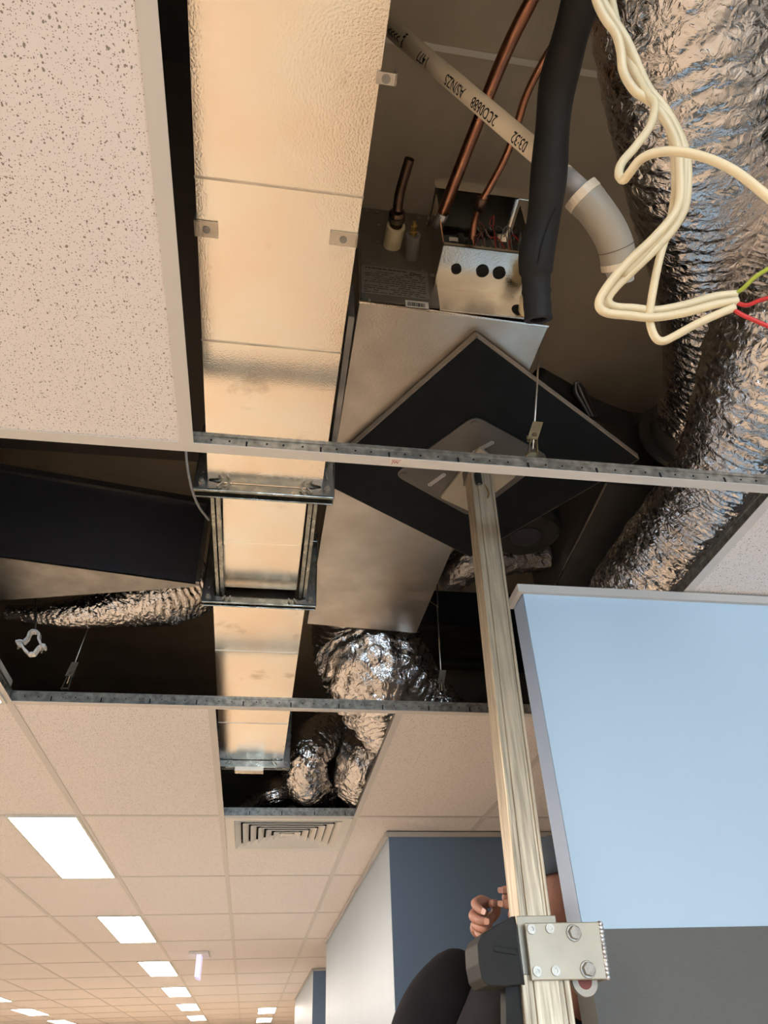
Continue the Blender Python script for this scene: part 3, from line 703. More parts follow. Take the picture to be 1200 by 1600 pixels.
# ------------------------------------------------------------------ foil flexible ducts
def set_crease(o, cv):
    at = o.data.attributes.new('crease', 'FLOAT_VECTOR', 'POINT')
    at.data.foreach_set('vector', [c for v in cv for c in v])
def foil_duct(name, label, ctrl, cat='flexible duct', pitch=.028, nr=88, amp=.02, step=.006, crumple=.012, collar=None, fm='foil'):
    """ctrl: (point, radius) list"""
    pts = spline([c[0] for c in ctrl], 24); rad = spline([Vector((c[1], 0, 0)) for c in ctrl], 24)
    # resample evenly
    L = [0]
    for k in range(1, len(pts)): L.append(L[-1] + (pts[k] - pts[k - 1]).length)
    n = max(8, int(L[-1] / step)); P2, R2 = [], []; j = 0
    for k in range(n + 1):
        s_ = L[-1] * k / n
        while j < len(L) - 2 and L[j + 1] < s_: j += 1
        u = (s_ - L[j]) / max(1e-6, L[j + 1] - L[j]); P2.append(pts[j].lerp(pts[j + 1], u)); R2.append(rad[j].x + (rad[j + 1].x - rad[j].x) * u)
    mb = MB(); cv = []; a = (P2[1] - P2[0]).orthogonal().normalized(); sd = random.random() * 50
    for k in range(n + 1):
        t = (P2[min(k + 1, n)] - P2[max(k - 1, 0)]).normalized(); a = (a - t * a.dot(t)).normalized(); b = t.cross(a)
        s_ = L[-1] * k / n
        for q in range(nr):
            th = 2 * math.pi * q / nr
            d = a * math.cos(th) + b * math.sin(th)
            ph = (s_ / pitch + th / (2 * math.pi) + 1.3 * noise.noise(Vector((math.cos(th) * 1.6, math.sin(th) * 1.6, s_ * 7 + sd)))) % 1.0
            ridge = abs(math.sin(math.pi * ph)) ** .6
            p = P2[k] + d * R2[k]
            # creases run round the duct: stretched noise along the circumference
            nv = noise.noise(Vector((s_ * 34 + sd, math.cos(th) * 3.0, math.sin(th) * 3.0 + s_ * 5)))
            nv2 = noise.noise(Vector((s_ * 95 + math.cos(th * 3 + s_ * 20), math.cos(th) * 9, math.sin(th) * 9 + sd)))
            nv3 = noise.noise(p * 26 + Vector((sd, 0, 0)))
            r_ = R2[k] * (1 + amp * (ridge - .6)) + R2[k] * crumple * (nv * 2.6 + nv2 * 2.0 + nv3 * 1.4)
            mb.v.append(tuple(P2[k] + d * r_)); cv.append(((s_ + .03 * math.sin(th * 2 + s_ * 9)) * 55, math.cos(th) * 5, math.sin(th) * 5 + sd))
    for k in range(n):
        for q in range(nr):
            i = k * nr + q; i2 = k * nr + (q + 1) % nr
            mb.f.append((i, i2, i2 + nr, i + nr))
    if collar:
        t = thing(name, label, cat, P2[-1])
        set_crease(mb.build('foil_sleeve', 'foil', t, smooth=True), cv)
        cc = MB(); tv = (P2[-1] - P2[-6]).normalized()
        cc.tube([P2[-1] - tv * .05, P2[-1] + tv * .0, P2[-1] + tv * .002, P2[-1] + tv * .02], [R2[-1] * 1.03, R2[-1] * 1.06, R2[-1] * 1.25, R2[-1] * 1.25], 40)
        cc.build('collar', 'foil_collar', t, smooth=False)
        return t
    o = mb.build(name, fm, None, smooth=True); set_crease(o, cv)
    return tag(o, label, cat)
foil_duct('foil_duct', 'largest crinkled foil duct hanging from the top right corner, behind the cream cables',
    [(P(1040, -190, d=1.12), .15), (P(1066, -60, d=1.16), .152), (P(1078, 60, d=1.22), .152), (P(1096, 190, d=1.32), .152), (P(1112, 310, d=1.48), .152), (P(1130, 420, d=1.66), .15), (P(1132, 520, d=1.85), .148), (P(1122, 610, d=2.08), .150), (P(1100, 678, d=2.20), .150)], pitch=.034, amp=.04, crumple=.006, collar=True)
foil_duct('foil_duct', 'crinkled foil duct at the right edge, bending down and left under the front tee',
    [(P(1340, 250, z=1.30), .165), (P(1290, 400, z=1.26), .165), (P(1235, 540, z=1.18), .165), (P(1200, 650, z=1.145), .165), (P(1160, 745, z=1.145), .165), (P(1090, 835, z=1.145), .165), (P(1010, 930, z=1.15), .165), (P(960, 1000, z=1.2), .165)], pitch=.019, amp=.035, crumple=.013, step=.0045)
foil_duct('foil_duct', 'foil duct sagging out beyond the dark sheet-metal box at far left',
    [(P(10, 957, y=2.12), .022), (P(60, 960, y=2.12), .032), (P(120, 957, y=2.12), .05), (P(190, 942, y=2.12), .078), (P(255, 925, y=2.12), .11), (P(310, 905, y=2.14), .115)], pitch=.018, amp=.07, crumple=.014, step=.0045)
foil_duct('foil_duct', 'foil duct leaving the far end of the grey unit towards the lower right',
    [(P(560, 955, z=1.43), .17), (P(568, 1000, z=1.34), .195), (P(592, 1050, z=1.22), .20), (P(632, 1110, z=1.18), .20), (P(690, 1160, z=1.18), .20), (P(780, 1190, z=1.19), .20)], pitch=.020, amp=.08, crumple=.024, step=.004)
foil_duct('foil_duct', 'foil duct bowed like a C in the ceiling opening above the air vent',
    [(P(552, 1122, z=1.50), .09), (P(515, 1142, z=1.34), .10), (P(486, 1172, z=1.19), .10), (P(476, 1210, z=1.10), .10), (P(494, 1242, z=1.085), .10), (P(516, 1266, z=1.10), .095)], pitch=.020, amp=.08, crumple=.024, step=.004)
foil_duct('foil_duct', 'foil duct dropping straight behind the sloping tile edge, right of the bowed one',
    [(P(600, 1090, z=1.62), .11), (P(584, 1140, z=1.33), .115), (P(570, 1185, z=1.15), .12), (P(562, 1225, z=1.10), .12), (P(566, 1262, z=1.11), .115)], pitch=.020, amp=.09, crumple=.024, step=.004)
foil_duct('foil_duct', 'short low foil duct lying at the back of the opening, left of the bowed one',
    [(P(395, 1262, z=1.06), .07), (P(430, 1243, z=1.07), .075), (P(455, 1240, z=1.12), .07)], pitch=.03, amp=.015, crumple=.014, nr=48)

# ------------------------------------------------------------------ other sheet metal in the void
# left: dark plenum box, its near face upright and its underside tapering to the right
zb = 1.10
a, b, c = P(0, 870, z=zb), P(312, 913, z=zb), P(0, 937, z=zb)
l0 = a + (a - b) * 1.0; l1 = c + (c - b) * 1.0
ta, tb = 1.37, 1.37
pl = thing('plenum_box', 'dark sheet-metal plenum box at far left with a grey wedge-shaped underside', 'duct', (b.x - .4, b.y, zb))
n_ = Vector((0, 0, .30))
MB().prism([l0, b, b + Vector((0, 0, .29)), l0 + Vector((0, 0, .29))], (0, .004, 0)).build('near_face', 'dark_sheet', pl)
MB().hexa([l0, b, b + Vector((0, .01, 0)), l1], [l0 + Vector((0, 0, .004)), b + Vector((0, 0, .004)), b + Vector((0, .01, .004)), l1 + Vector((0, 0, .004))]).build('underside', 'galv_dark', pl)
MB().bar(l0 + Vector((0, -.006, .285)), b + Vector((0, -.006, .285)), .012, .02).build('top_angle', 'galv_dark', pl)
MB().bar(b + Vector((-.006, -.006, 0)), b + Vector((-.006, -.006, .285)), .01, .014, (0, 1, 0)).build('corner_angle', 'galv_dark', pl)
cc = P(120, 815, y=a.y - .03)
# right: dark branch box the big foil duct plugs into
zb2 = 1.34
p0 = P(948, 757, z=zb2); p1 = P(888, 905, z=zb2)
rb = thing('branch_box', 'dark grey sheet-metal box at right that the large foil duct plugs into', 'duct', (p0.x + .3, p0.y + .3, zb2))
MB().hexa([p0, p0 + Vector((.75, .03, 0)), p1 + Vector((.8, .4, 0)), p1 + Vector((-.02, .25, 0))], [p0 + Vector((0, 0, .33)), p0 + Vector((.75, .03, .33)), p1 + Vector((.8, .4, .33)), p1 + Vector((-.02, .25, .33))]).build('casing', 'branch_metal', rb, bevel=.001)
MB().bar(p0 + Vector((-.002, -.002, .002)), p1 + Vector((-.02, .2, .002)), .006, .004).build('edge_fold', 'galv_dull', rb)
# dark round fan housing glimpsed below the board corner
q = P(822, 838, z=1.36)
fh = thing('fan_housing', 'dark round fan housing glimpsed below the black board', 'fan', q)
MB().tube([q + Vector((0, 0, .10)), q + Vector((0, 0, .02)), q, q + Vector((0, 0, .001))], [.12, .12, .105, .08], 36).build('drum', 'plastic_black', fh)
MB().cyl(q + Vector((0, 0, -.004)), q + Vector((0, 0, .0)), .05, 24).build('boss', 'dark_sheet', fh)
foil_duct('foil_wrap', 'crumpled grey foil wrapping behind the mast, below the black board', [(P(700, 905, z=1.40), .05), (P(730, 880, z=1.40), .065), (P(770, 872, z=1.42), .065), (P(850, 865, z=1.45), .06)], cat='insulation', fm='foil_dull', pitch=.05, amp=.02, crumple=.06, nr=36, step=.01)
# strut beside the unit's far end
tag(MB().bar(P(686, 905, z=1.45), P(706, 868, z=1.40), .03, .01).build('support_strut', 'dark_sheet'), 'short dark strut behind the unit, left of the mast', 'strut')
# ribs under the slab far behind the unit
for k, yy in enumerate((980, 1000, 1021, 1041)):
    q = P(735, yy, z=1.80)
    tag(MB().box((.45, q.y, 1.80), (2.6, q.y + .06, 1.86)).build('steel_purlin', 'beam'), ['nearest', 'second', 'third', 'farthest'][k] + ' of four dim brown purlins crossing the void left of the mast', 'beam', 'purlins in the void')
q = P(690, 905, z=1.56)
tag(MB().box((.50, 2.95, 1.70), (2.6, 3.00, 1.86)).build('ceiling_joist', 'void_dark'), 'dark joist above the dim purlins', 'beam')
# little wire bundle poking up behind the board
wb = thing('wire_bundle', 'small bundle of stripped wires poking up behind the right corner of the black board', 'wires', P(925, 645, d=1.95))
for k in range(6):
    o_ = (k - 2.5) * 3
    MB().tube(spline([P(925 + o_ * .8, 650, d=1.95), P(914 + o_, 628, d=1.92), P(906 + o_ * 1.3, 612, d=1.9), P(902 + o_ * .5, 595 + abs(o_) * .4, d=1.88)], 5), .0028, 8).build('wire', ['cable_black', 'cable_grey', 'cable_black', 'cable_grey', 'copper_dark', 'cable_black'][k], wb, smooth=True)
# pipes (black) under the board's right edge
tag(MB().tube(spline([P(840, 590, d=1.9), P(880, 612, d=1.95), P(930, 640, d=2.0), P(985, 660, d=2.1)], 6), .028, 16).build('lagged_pipe', 'foam_black', None, smooth=True), 'dark lagged pipe in shadow behind the upper right edge of the board', 'pipe')

# dark beam over the gap left of the bright duct, extended to darken the void
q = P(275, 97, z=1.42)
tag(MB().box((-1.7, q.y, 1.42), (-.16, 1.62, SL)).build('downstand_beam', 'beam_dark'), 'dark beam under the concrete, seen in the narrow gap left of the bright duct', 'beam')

# ------------------------------------------------------------------ ceiling hangers
def hanger(name, label, base, top, mclip, lean=0, extra=None):
    base, top = Vector(base), Vector(top); t = thing(name, label, 'hanger', base, 'ceiling hangers')
    k = (top - base).normalized()
    s_ = base + k * .075
    MB().tube([base + k * .02, top], .0022, 8).build('rod', 'galv_dull', t, smooth=True)
    # spring clip: two folded leaves squeezed on the rod, and two hooks over the tee bulb
    c = MB()
    sx = Vector((1, 0, 0))
    c.bar(base + sx * -.010, base + k * .050 + sx * -.006, .010, .002, (1, 0, 0))
    c.bar(base + sx * .010, base + k * .050 + sx * .006, .010, .002, (1, 0, 0))
    c.bar(base + sx * -.012 + Vector((0, 0, .004)), base + sx * .012 + Vector((0, 0, .004)), .010, .003)
    c.build('tee_hooks', mclip, t)
    l = MB()
    l.prism([base + k * .045 + Vector((-.014, -.004, .0)), base + k * .045 + Vector((.008, -.004, 0)), base + k * .085 + Vector((.016, -.012, .004)), base + k * .085 + Vector((-.006, -.012, .004))], (0, .002, 0))
    l.prism([base + k * .045 + Vector((-.012, .004, .0)), base + k * .045 + Vector((.010, .004, 0)), base + k * .072 + Vector((.008, .014, .0)), base + k * .072 + Vector((-.012, .014, .0))], (0, .002, 0))
    l.cyl(base + k * .055 + Vector((0, -.008, 0)), base + k * .055 + Vector((0, .008, 0)), .005, 10)
    l.build('spring_leaves', mclip, t)
    return t
b_ = P(832, 712, y=gy(0)); tp = P(835, 567, y=gy(0)); tp = b_ + (tp - b_) * 1.02
tp2 = b_ + (tp - b_).normalized() * .62 + Vector((.02, 0, 0)) 
hanger('ceiling_hanger', 'brassy spring clip and rod on the front tee, in front of the black board', b_, tp2, 'brass_clip')
hanger('ceiling_hanger', 'dull spring clip and leaning rod on the second tee at far left', P(101, 1078, y=gy(1)), P(131, 982, y=gy(1)) + Vector((.03, 0, .15)), 'clip_dark')
h3 = hanger('ceiling_hanger', 'dark spring clip and thin rod on the second tee, left of the mast', P(691, 1088, y=gy(1)), P(683, 945, y=gy(1)), 'clip_dark')
MB().bar(P(684, 948, y=gy(1)), P(671, 939, y=gy(1) + .03), .012, .003).build('bent_tab', 'galv', h3)
MB().tube([P(684, 948, y=gy(1)), P(682, 870, y=gy(1))], .0022, 8).build('upper_rod', 'galv_dark', h3)

# pipe clamp hanging at left
pc = thing('pipe_clamp', 'empty pale metal pipe clamp hanging open at far left', 'clamp', P(48, 1000, d=2.1))
def cpt(px, py): return P(px, py, y=2.05)
m = MB()
def strap(pix, name):
    mb = MB(); pts = [cpt(*q) for q in pix]
    for k in range(len(pts) - 1): mb.bar(pts[k], pts[k + 1] + (pts[k + 1] - pts[k]).normalized() * .002, .022, .0035, (0, 0, 1) if abs((pts[k + 1] - pts[k]).normalized().z) < .7 else (1, 0, 0))
    return mb.build(name, 'paint_white', pc)
def ribbon(pix, name, w_=.022, th=.004):
    mb = MB(); pts = [cpt(*q) for q in pix]; i = 0
    for k in range(len(pts) - 1):
        d = (pts[k + 1] - pts[k]).normalized(); nn = d.cross(Vector((0, 1, 0))).normalized() * th / 2; yv = Vector((0, w_ / 2, 0))
        a0, a1 = pts[k] - d * .001, pts[k + 1] + d * .001
        mb.hexa([a0 - yv - nn, a1 - yv - nn, a1 + yv - nn, a0 + yv - nn], [a0 - yv + nn, a1 - yv + nn, a1 + yv + nn, a0 + yv + nn])
    return mb.build(name, 'paint_white', pc)
ribbon([(26, 1004), (32, 1003), (38, 1004), (44, 998), (47, 990), (51, 987), (58, 988), (62, 992), (61, 1000), (65, 1009), (71, 1010)], 'upper_saddle', th=.006)
ribbon([(29, 1008), (33, 1007), (38, 1015), (46, 1023), (54, 1022), (60, 1014), (65, 1010), (71, 1013)], 'lower_saddle', th=.006)
for q in (((29, 1002), (28, 1014)), ((68, 1008), (65, 1020))):
    MB().tube([cpt(*q[0]), cpt(*q[1])], .003, 8).build('clamp_screw', 'zinc_bolt', pc)
MB().tube([cpt(54, 989), cpt(56, 972), cpt(56, 900)], .003, 8).build('hanging_rod', 'galv_dark', pc)

# ------------------------------------------------------------------ duct lift
MX, MY = .4765, 1.335
lift = thing('material_lift', 'aluminium mast lift holding the black board up under the unit', 'lift', (MX - .028 * 2.3, MY, FL))
BZ = 1.235
bc = Vector((.482, 1.352, BZ)); h_ = .29 * math.sqrt(2)
cor = [Vector((.387, .946, BZ)), Vector((.904, 1.278, BZ)), Vector((.574, 1.757, BZ)), Vector((.083, 1.445, BZ))]
bd_ = MB().prism(cor, (0, 0, .018)).build('support_board', 'board_black', lift)
for k in range(4):
    p, q = cor[k] + Vector((0, 0, .0008)), cor[(k + 1) % 4] + Vector((0, 0, .0008))
    d = (q - p).normalized(); nrm = d.cross(Vector((0, 0, 1)))
    MB().bar(p + nrm * .0012 + Vector((0, 0, .009)), q + nrm * .0012 + Vector((0, 0, .009)), .002, .0172).build('plywood_edge', 'ply_edge', lift)
sc = [P(742, 650, z=BZ - .006), P(860, 715, z=BZ - .006), P(735, 808, z=BZ - .006), P(615, 742, z=BZ - .006)]
# rounded square steel plate
def rounded(cs, r_, n=5):
    out = []
    for k in range(len(cs)):
        p, c, q = cs[k - 1], cs[k], cs[(k + 1) % len(cs)]
        a0 = c + (p - c).normalized() * r_; a1 = c + (q - c).normalized() * r_
        for j in range(n + 1):
            u = j / n; out.append(a0 * (1 - u) ** 2 + c * 2 * u * (1 - u) + a1 * u * u)
    return out
sp = MB().prism(rounded(sc, .03), (0, 0, .0055)).build('steel_plate', 'steel_plate', lift, bevel=.0008)
cen = sum(sc, Vector()) / 4
for c in sc:
    p = c + (cen - c) * .13
    MB().ring(p + Vector((0, 0, -.0003)), (0, 0, -1), .010, .007, .0015, 16).cyl(p, p + Vector((0, 0, -.003)), .0065, 12).build('bolt', 'steel_plate', sp)
for a0, a1 in (((742, 706), (768, 692)), ((672, 757), (693, 742))):
    p, q = P(*a0, z=BZ - .006), P(*a1, z=BZ - .006)
    w_ = MB()
    for k in range(9): w_.ring(p + (q - p) * k / 8 + Vector((0, 0, .0005)), (0, 0, -1), .0065, .003, .0016, 10)
    w_.build('weld_slot', 'weld', sp)
s2 = [P(750, 700, z=BZ - .016), P(806, 745, z=BZ - .016), P(735, 800, z=BZ - .016), P(688, 778, z=BZ - .016)]
MB().prism(rounded(s2, .006), (0, 0, .008)).build('top_plate', 'alu_plate', lift, bevel=.0008)
# mast: leaning a touch, so built round its own axis
def ax(z): return Vector((MX + .028 * (z - .9), MY, z))
def mast(name, z0, z1, hx, hy, ridges, mname):
    mb = MB(); b0, b1 = ax(z0), ax(z1)
    def blk(x0, x1, y0, y1):
        mb.hexa([b0 + Vector((x0, y0, 0)), b0 + Vector((x1, y0, 0)), b0 + Vector((x1, y1, 0)), b0 + Vector((x0, y1, 0))], [b1 + Vector((x0, y0, 0)), b1 + Vector((x1, y0, 0)), b1 + Vector((x1, y1, 0)), b1 + Vector((x0, y1, 0))])
    blk(-hx, hx, -hy, hy)
    for (x0, x1) in ridges: blk(x0, x1, -hy - .0035, -hy + .001)
    return mb.build(name, mname, lift, bevel=.0015)
mast('inner_mast', -.3, BZ - .052, .0275, .026, ((-.0275, -.0215), (-.014, .016), (.021, .0275)), 'alu_post')
mast('outer_mast', FL + .06, .118, .040, .036, ((-.040, -.028), (-.020, .022), (.030, .040)), 'alu_post')
mast('joint_collar', .10, .20, .034, .032, (), 'alu_plate')
t_ = ax(BZ - .052)
# cap cup between mast and plate
mb = MB(); mb.box((t_.x - .031, MY - .030, t_.z - .002), (t_.x + .031, MY + .034, t_.z + .004))
mb.box((t_.x - .031, MY - .030, t_.z), (t_.x - .027, MY + .030, BZ - .016)).box((t_.x + .027, MY - .030, t_.z), (t_.x + .031, MY + .030, BZ - .016)).box((t_.x - .027, MY - .004, t_.z), (t_.x + .027, MY, BZ - .016))
mb.build('mast_cap', 'steel_plate', lift, bevel=.001)
q = P(748, 752, y=MY - .03)
MB().tube([q + Vector((0, 0, .024)), q + Vector((0, 0, -.008))], .0085, 14).build('latch_knob', 'plastic_black', lift)
MB().cyl(q + Vector((0, 0, -.009)), q + Vector((0, 0, -.016)), .005, 10).build('latch_pin', 'zinc_bolt', lift)
for dx in (-.030, .030):
    MB().cyl((t_.x + dx, MY - .034, t_.z - .002), (t_.x + dx, MY - .034, t_.z - .010), .004, 8).build('cap_screw', 'zinc_bolt', lift)
MB().tube(spline([P(758, 757, y=MY - .03), P(764, 770, y=MY - .034), P(762, 778, y=MY - .034)], 5), .0014, 6).build('safety_chain', 'brass', lift)
# bracket
BY = 1.288
q4 = [P(*c, y=BY) for c in ((820, 1442), (938, 1440), (951, 1530), (831, 1532))]
br = MB().prism(q4, (0, .008, 0)).build('bracket_plate', 'alu_plate', lift, bevel=.0015)
rt, rb_ = q4[1], q4[2]
MB().prism([rt, rt + Vector((.006, .06, 0)), rb_ + Vector((.006, .06, 0)), rb_], (-.004, 0, 0)).build('bracket_side', 'alu_plate', br)
w_ = MB(); 
for k in range(14): w_.cyl(along(rt, rb_, (k + .5) / 14) + Vector((-.003, -.001, 0)), along(rt, rb_, (k + .5) / 14) + Vector((.002, .004, 0)), .0042, 8)
w_.build('weld_bead', 'weld', br, smooth=True)
for px, py in ((830, 1452), (859, 1451), (839, 1518), (868, 1517)):
    c = P(px, py, y=BY); b_ = thing_part = MB().ring(c, (0, -1, 0), .0072, .0032, .003, 18).cyl(c, c + Vector((0, -.002, 0)), .0034, 6).build('cap_bolt', 'zinc_bolt', br)
for px, py in ((896, 1458), (918, 1515)):
    c = P(px, py, y=BY); MB().cyl(c, c + Vector((.001, -.009, 0)), .0105, 6).cyl(c, c + Vector((0, -.0025, 0)), .0125, 18).build('hex_bolt', 'zinc_bolt', br, bevel=.001)
c = P(914, 1533, y=BY + .02)
MB().ring(c, (0, 1, 0), .021, .0115, .010, 28).build('roller', 'roller', lift)
MB().cyl(c + Vector((0, .001, 0)), c + Vector((0, .009, 0)), .0115, 20).build('roller_hub', 'rust_hub', lift)
# winch housing of black plastic on the left of the mast
wy = 1.275
hp = [P(*c, y=wy) for c in ((801, 1431), (770, 1448), (752, 1461), (746, 1475), (748, 1505), (753, 1529), (762, 1540), (790, 1541), (817, 1538), (812, 1480), (804, 1434))]
hs = MB().prism(hp, (0, .085, 0)).build('winch_housing', 'plastic_black', lift, bevel=.006)
hs.modifiers[0].segments = 3
MB().bar(P(771, 1482, y=wy - .001), P(808, 1488, y=wy - .001), .003, .008).build('housing_rib', 'plastic_black', hs, bevel=.001)
MB().tube([P(803, 1432, y=wy + .002), P(808, 1465, y=wy + .002), P(814, 1505, y=wy + .002), P(818, 1539, y=wy + .002)], .0022, 8).build('housing_seam', 'cable_black', hs, smooth=True)
MB().prism([P(*c, y=wy + .03) for c in ((790, 1540), (818, 1538), (822, 1700), (792, 1700))], (0, .03, 0)).build('strap_guard', 'plastic_black', lift)
# base legs and castors on the floor (below the picture)
b0 = ax(FL + .1); b0.z = FL
for sx, sy in ((-1, -.3), (1, -.3), (-.6, .9), (.15, -.9)):
    e = b0 + Vector((sx * .42, sy * .42, .09)); e.x = min(e.x, .95)
    if e.y > 1.36 and e.x > .5: e = b0 + Vector((-.1, .4, .09))
    MB().bar(b0 + Vector((0, 0, .11)), e, .04, .03).build('leg', 'alu_post', lift)
    MB().cyl(e + Vector((-.012, 0, -.052)), e + Vector((.012, 0, -.052)), .038, 20).build('castor', 'plastic_black', lift)
MB().box((b0.x - .07, b0.y - .07, FL + .06), (b0.x + .07, b0.y + .07, FL + .14)).build('base_block', 'alu_plate', lift)

# ------------------------------------------------------------------ the technician behind the mast
FOLDS = bpy.data.textures.new('folds', 'MARBLE'); FOLDS.noise_scale = .11; FOLDS.turbulence = 6; FOLDS.noise_depth = 2
def skin_obj(name, verts, edges, radii, m, parent, sub=2, root=0, flat=None):
    off = Vector(parent['_b'])
    me = bpy.data.meshes.new(name); me.from_pydata([tuple(Vector(v) - off) for v in verts], edges, []); me.update()
    me.materials.append(MAT[m])
    o = bpy.data.objects.new(name, me); COL.objects.link(o); o.parent = parent; o['_b'] = tuple(off)
    sk = o.modifiers.new('skin', 'SKIN'); sk.use_smooth_shade = True
    if not me.skin_vertices:
        me.skin_vertices.new() if hasattr(me.skin_vertices, 'new') else None
    for k, r_ in enumerate(radii):
        me.skin_vertices[0].data[k].radius = r_ if isinstance(r_, tuple) else (r_, r_)
    me.skin_vertices[0].data[root].use_root = True
    ss = o.modifiers.new('sub', 'SUBSURF'); ss.levels = sub; ss.render_levels = sub
    if m.startswith('jacket'):
        ss.levels = ss.render_levels = 3
        dm = o.modifiers.new('folds', 'DISPLACE'); dm.texture = FOLDS; dm.strength = .009; dm.mid_level = .5
    return o
def chain(pts, r_): return pts, [(k, k + 1) for k in range(len(pts) - 1)], r_
FX, FY = .70, 1.82
man = thing('person', 'person in dark clothes behind the mast, both hands raised and fingers curled', 'person', (FX, FY, FL))
elR = P(655, 1655, y=1.74); wrR = P(735, 1486, y=1.585)
elL = P(752, 1690, y=1.60); wrL = P(826, 1462, y=1.50)
V = [(FX, FY, -.55), (FX, FY, -.36), (FX - .01, FY - .01, -.18), (FX - .02, FY - .01, -.03), (FX - .02, FY - .01, .06),     # 0-4 spine and neck base
     (FX - .03, FY - .17, -.02), tuple(elL), tuple(along(elL, wrL, .5)), tuple(wrL),                                       # 5-8 left arm
     (FX - .05, FY + .17, -.01), tuple(along(Vector((FX - .05, FY + .17, -.01)), elR, .5)), tuple(elR), tuple(along(elR, wrR, .5)), tuple(wrR),   # 9-13 right arm
     (FX, FY - .09, -.62), (FX - .01, FY - .10, -1.02), (FX + .01, FY - .10, -1.38), (FX, FY + .09, -.62), (FX - .03, FY + .11, -1.02), (FX, FY + .11, -1.38)]
Eg = [(0, 1), (1, 2), (2, 3), (3, 4), (3, 5), (5, 6), (6, 7), (7, 8), (3, 9), (9, 10), (10, 11), (11, 12), (12, 13), (0, 14), (14, 15), (15, 16), (0, 17), (17, 18), (18, 19)]
Rr = [(.13, .15), (.125, .15), (.13, .17), (.10, .13), .06, .075, .068, .062, .043, .085, .085, .090, .084, .046, .09, .065, .05, .09, .065, .05]
skin_obj('body', V, Eg, Rr, 'jacket', man, 2, 0)
# cuffs of the grey sleeve nearest the camera
skin_obj('near_sleeve', [tuple(elL), tuple(along(elL, wrL, .35)), tuple(along(elL, wrL, .7)), tuple(along(elL, wrL, .93))], [(0, 1), (1, 2), (2, 3)], [.076, .072, .062, .048], 'jacket_grey', man, 2, 0)
for sy in (-1, 1):
    ft = Vector((FX, FY + sy * .10, FL))
    MB().prism([ft + Vector((.07, -.04, .0)), ft + Vector((-.20, -.045, .0)), ft + Vector((-.20, .045, .0)), ft + Vector((.07, .04, .0))], (0, 0, .09)).build('shoe', 'cable_black', man, bevel=.03)
# head, turned towards the hands (facing left)
hc = P(884, 1402, y=1.70)
HB = bmesh.new(); bmesh.ops.create_icosphere(HB, subdivisions=4, radius=1)
for v in HB.verts:
    x, y, z = v.co
    s_ = 1.0
    if z < 0: s_ = 1 - .32 * (-z) ** 1.3
    X = x * .095 * (s_ if x > 0 else (1 - .12 * max(0, -z))); Yv = y * .075 * s_; Z = z * .12
    if x < -.3:                              # face side
        X += -.012 * math.exp(-((z + .72) / .22) ** 2 - (y / .35) ** 2)          # chin
        X += -.026 * math.exp(-((z + .12) / .16) ** 2 - (y / .17) ** 2)          # nose
        X += .010 * math.exp(-((z - .08) / .12) ** 2 - ((abs(y) - .42) / .2) ** 2)   # eye sockets
        X += -.006 * math.exp(-((z + .42) / .08) ** 2 - (y / .3) ** 2)           # lips
        X += -.005 * math.exp(-((z - .26) / .08) ** 2 - (y / .6) ** 2)           # brow
    v.co = Vector((X, Yv, Z)) + hc - Vector(man['_b'])
hm = bpy.data.meshes.new('head'); HB.to_mesh(hm); HB.free(); hm.materials.append(MAT['skin'])
for p in hm.polygons: p.use_smooth = True
head = bpy.data.objects.new('head', hm); COL.objects.link(head); head.parent = man; head['_b'] = man['_b']
for sy in (-1, 1):
    e = hc + Vector((-.081, sy * .031, .010)); MB().tube([e + Vector((.006, 0, 0)), e, e + Vector((-.006, 0, 0)), e + Vector((-.008, 0, 0))], [.011, .011, .007, .002], 14).build('eye', 'eye', head, smooth=True)
    q = hc + Vector((.006, sy * .072, -.005)); MB().ring(q, (0, sy, 0), .028, .014, .010, 18).build('ear', 'skin', head, smooth=True)
MB().tube([hc + Vector((-.100, -.022, -.052)), hc + Vector((-.104, 0, -.050)), hc + Vector((-.100, .022, -.052))], .0045, 8).build('mouth', 'rust_hub', head, smooth=True)
skin_obj('neck', [tuple(Vector((FX - .02, FY - .01, .04))), tuple(hc + Vector((.02, 0, -.07)))], [(0, 1)], [.062, .055], 'skin', man, 2, 0)
skin_obj('collar', [(FX - .025, FY - .015, .04), tuple(Vector((FX - .025, FY - .015, .04)).lerp(hc + Vector((.02, 0, -.08)), .45))], [(0, 1)], [.078, .068], 'jacket', man, 2, 0)
# cap over the crown
CB = bmesh.new(); bmesh.ops.create_icosphere(CB, subdivisions=3, radius=1)
bmesh.ops.delete(CB, geom=[v for v in CB.verts if v.co.z < .22], context='VERTS')
for v in CB.verts: v.co = Vector((v.co.x * .104, v.co.y * .084, v.co.z * .130)) + hc - Vector(man['_b'])
cm = bpy.data.meshes.new('cap'); CB.to_mesh(cm); CB.free(); cm.materials.append(MAT['cap'])
for p in cm.polygons: p.use_smooth = True
cap_ = bpy.data.objects.new('cap', cm); COL.objects.link(cap_); cap_.parent = man; cap_['_b'] = man['_b']
so = cap_.modifiers.new('solid', 'SOLIDIFY'); so.thickness = .004
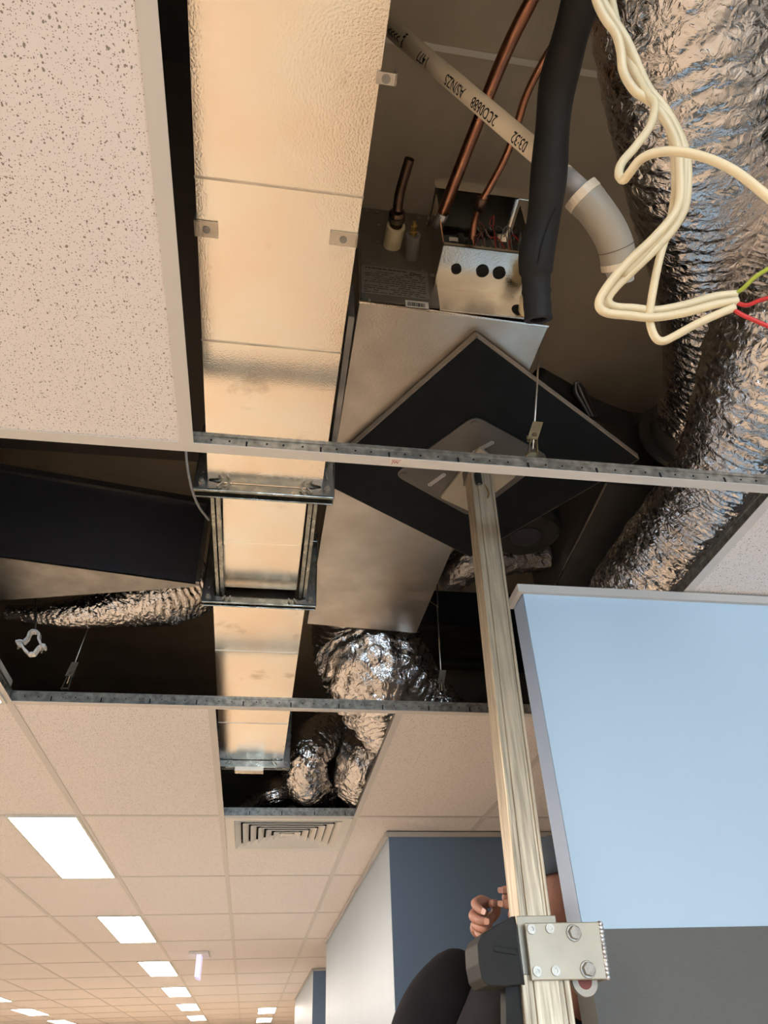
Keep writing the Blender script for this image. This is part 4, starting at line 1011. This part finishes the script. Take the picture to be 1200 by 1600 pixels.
# hands: palm plus five separate curled fingers each, all one skinned surface
def hand(name, wrist, palm, fingers, thumb, prad=.020):
    vs = [tuple(wrist)]; es = []; rs = [(.024, .020)]
    vs.append(tuple(palm)); es.append((0, 1)); rs.append((.030, .019))
    o = skin_obj(name, vs, es, rs, 'skin', man, 2, 0)
    for fg, r_, nl in fingers + [thumb]:
        n = len(fg)
        f = skin_obj('finger', [tuple(p) for p in fg], [(k, k + 1) for k in range(n - 1)], [r_ * (1.04 - .10 * k) for k in range(n)], 'skin', o, 2, 0)
        if nl:
            tip = fg[-1]; d = (fg[-1] - fg[-2]).normalized()
            vw = (-tip).normalized(); vw = (vw - d * vw.dot(d)).normalized()
            c = tip - d * .001 + vw * (r_ * .52); sidev = d.cross(vw)
            MB().prism(rounded([c - sidev * r_ * .5 - d * .004, c + sidev * r_ * .5 - d * .004, c + sidev * r_ * .42 + d * .006, c - sidev * r_ * .42 + d * .006], .003, 3), vw * .0022).build('nail', 'nail', f)
    return o
y1 = 1.50
H = lambda px, py, y: P(px, py, y=y)
hand('right_hand', H(752, 1470, 1.60), H(752, 1432, 1.575), [
    ([H(764, 1412, 1.57), H(752, 1406, 1.535), H(741, 1412, 1.505), H(750, 1422, 1.485), H(759, 1426, 1.475)], .0108, True),
    ([H(758, 1425, 1.575), H(744, 1424, 1.54), H(738, 1432, 1.505), H(750, 1439, 1.482), H(763, 1440, 1.472)], .0110, True),
    ([H(755, 1438, 1.58), H(745, 1438, 1.55), H(742, 1446, 1.51), H(752, 1451, 1.490), H(762, 1452, 1.482)], .0098, False),
    ([H(752, 1450, 1.585), H(747, 1452, 1.555), H(747, 1459, 1.525), H(754, 1462, 1.505), H(760, 1463, 1.50)], .0085, False)],
    ([H(762, 1440, 1.585), H(776, 1425, 1.565), H(775, 1412, 1.54), H(766, 1412, 1.52)], .0108, True))
hand('left_hand', H(832, 1455, 1.515), H(830, 1422, 1.50), [
    ([H(838, 1398, 1.50), H(811, 1392, 1.49), H(795, 1391, 1.485), H(781, 1391, 1.487)], .0112, True),
    ([H(836, 1415, 1.495), H(809, 1414, 1.478), H(794, 1413, 1.472), H(783, 1412, 1.478)], .0112, True),
    ([H(836, 1430, 1.50), H(811, 1430, 1.482), H(801, 1429, 1.475), H(793, 1427, 1.480)], .0100, False),
    ([H(834, 1445, 1.505), H(822, 1443, 1.487), H(812, 1441, 1.480), H(806, 1439, 1.485)], .0088, False)],
    ([H(830, 1430, 1.52), H(812, 1412, 1.54), H(798, 1404, 1.55), H(784, 1402, 1.55)], .0105, False))

# ------------------------------------------------------------------ put the camera at its real height over the floor: lift everything else
for o in list(COL.objects):
    if o.parent is None and o is not cam: o.location.z += ZO
    if '_b' in o: del o['_b']
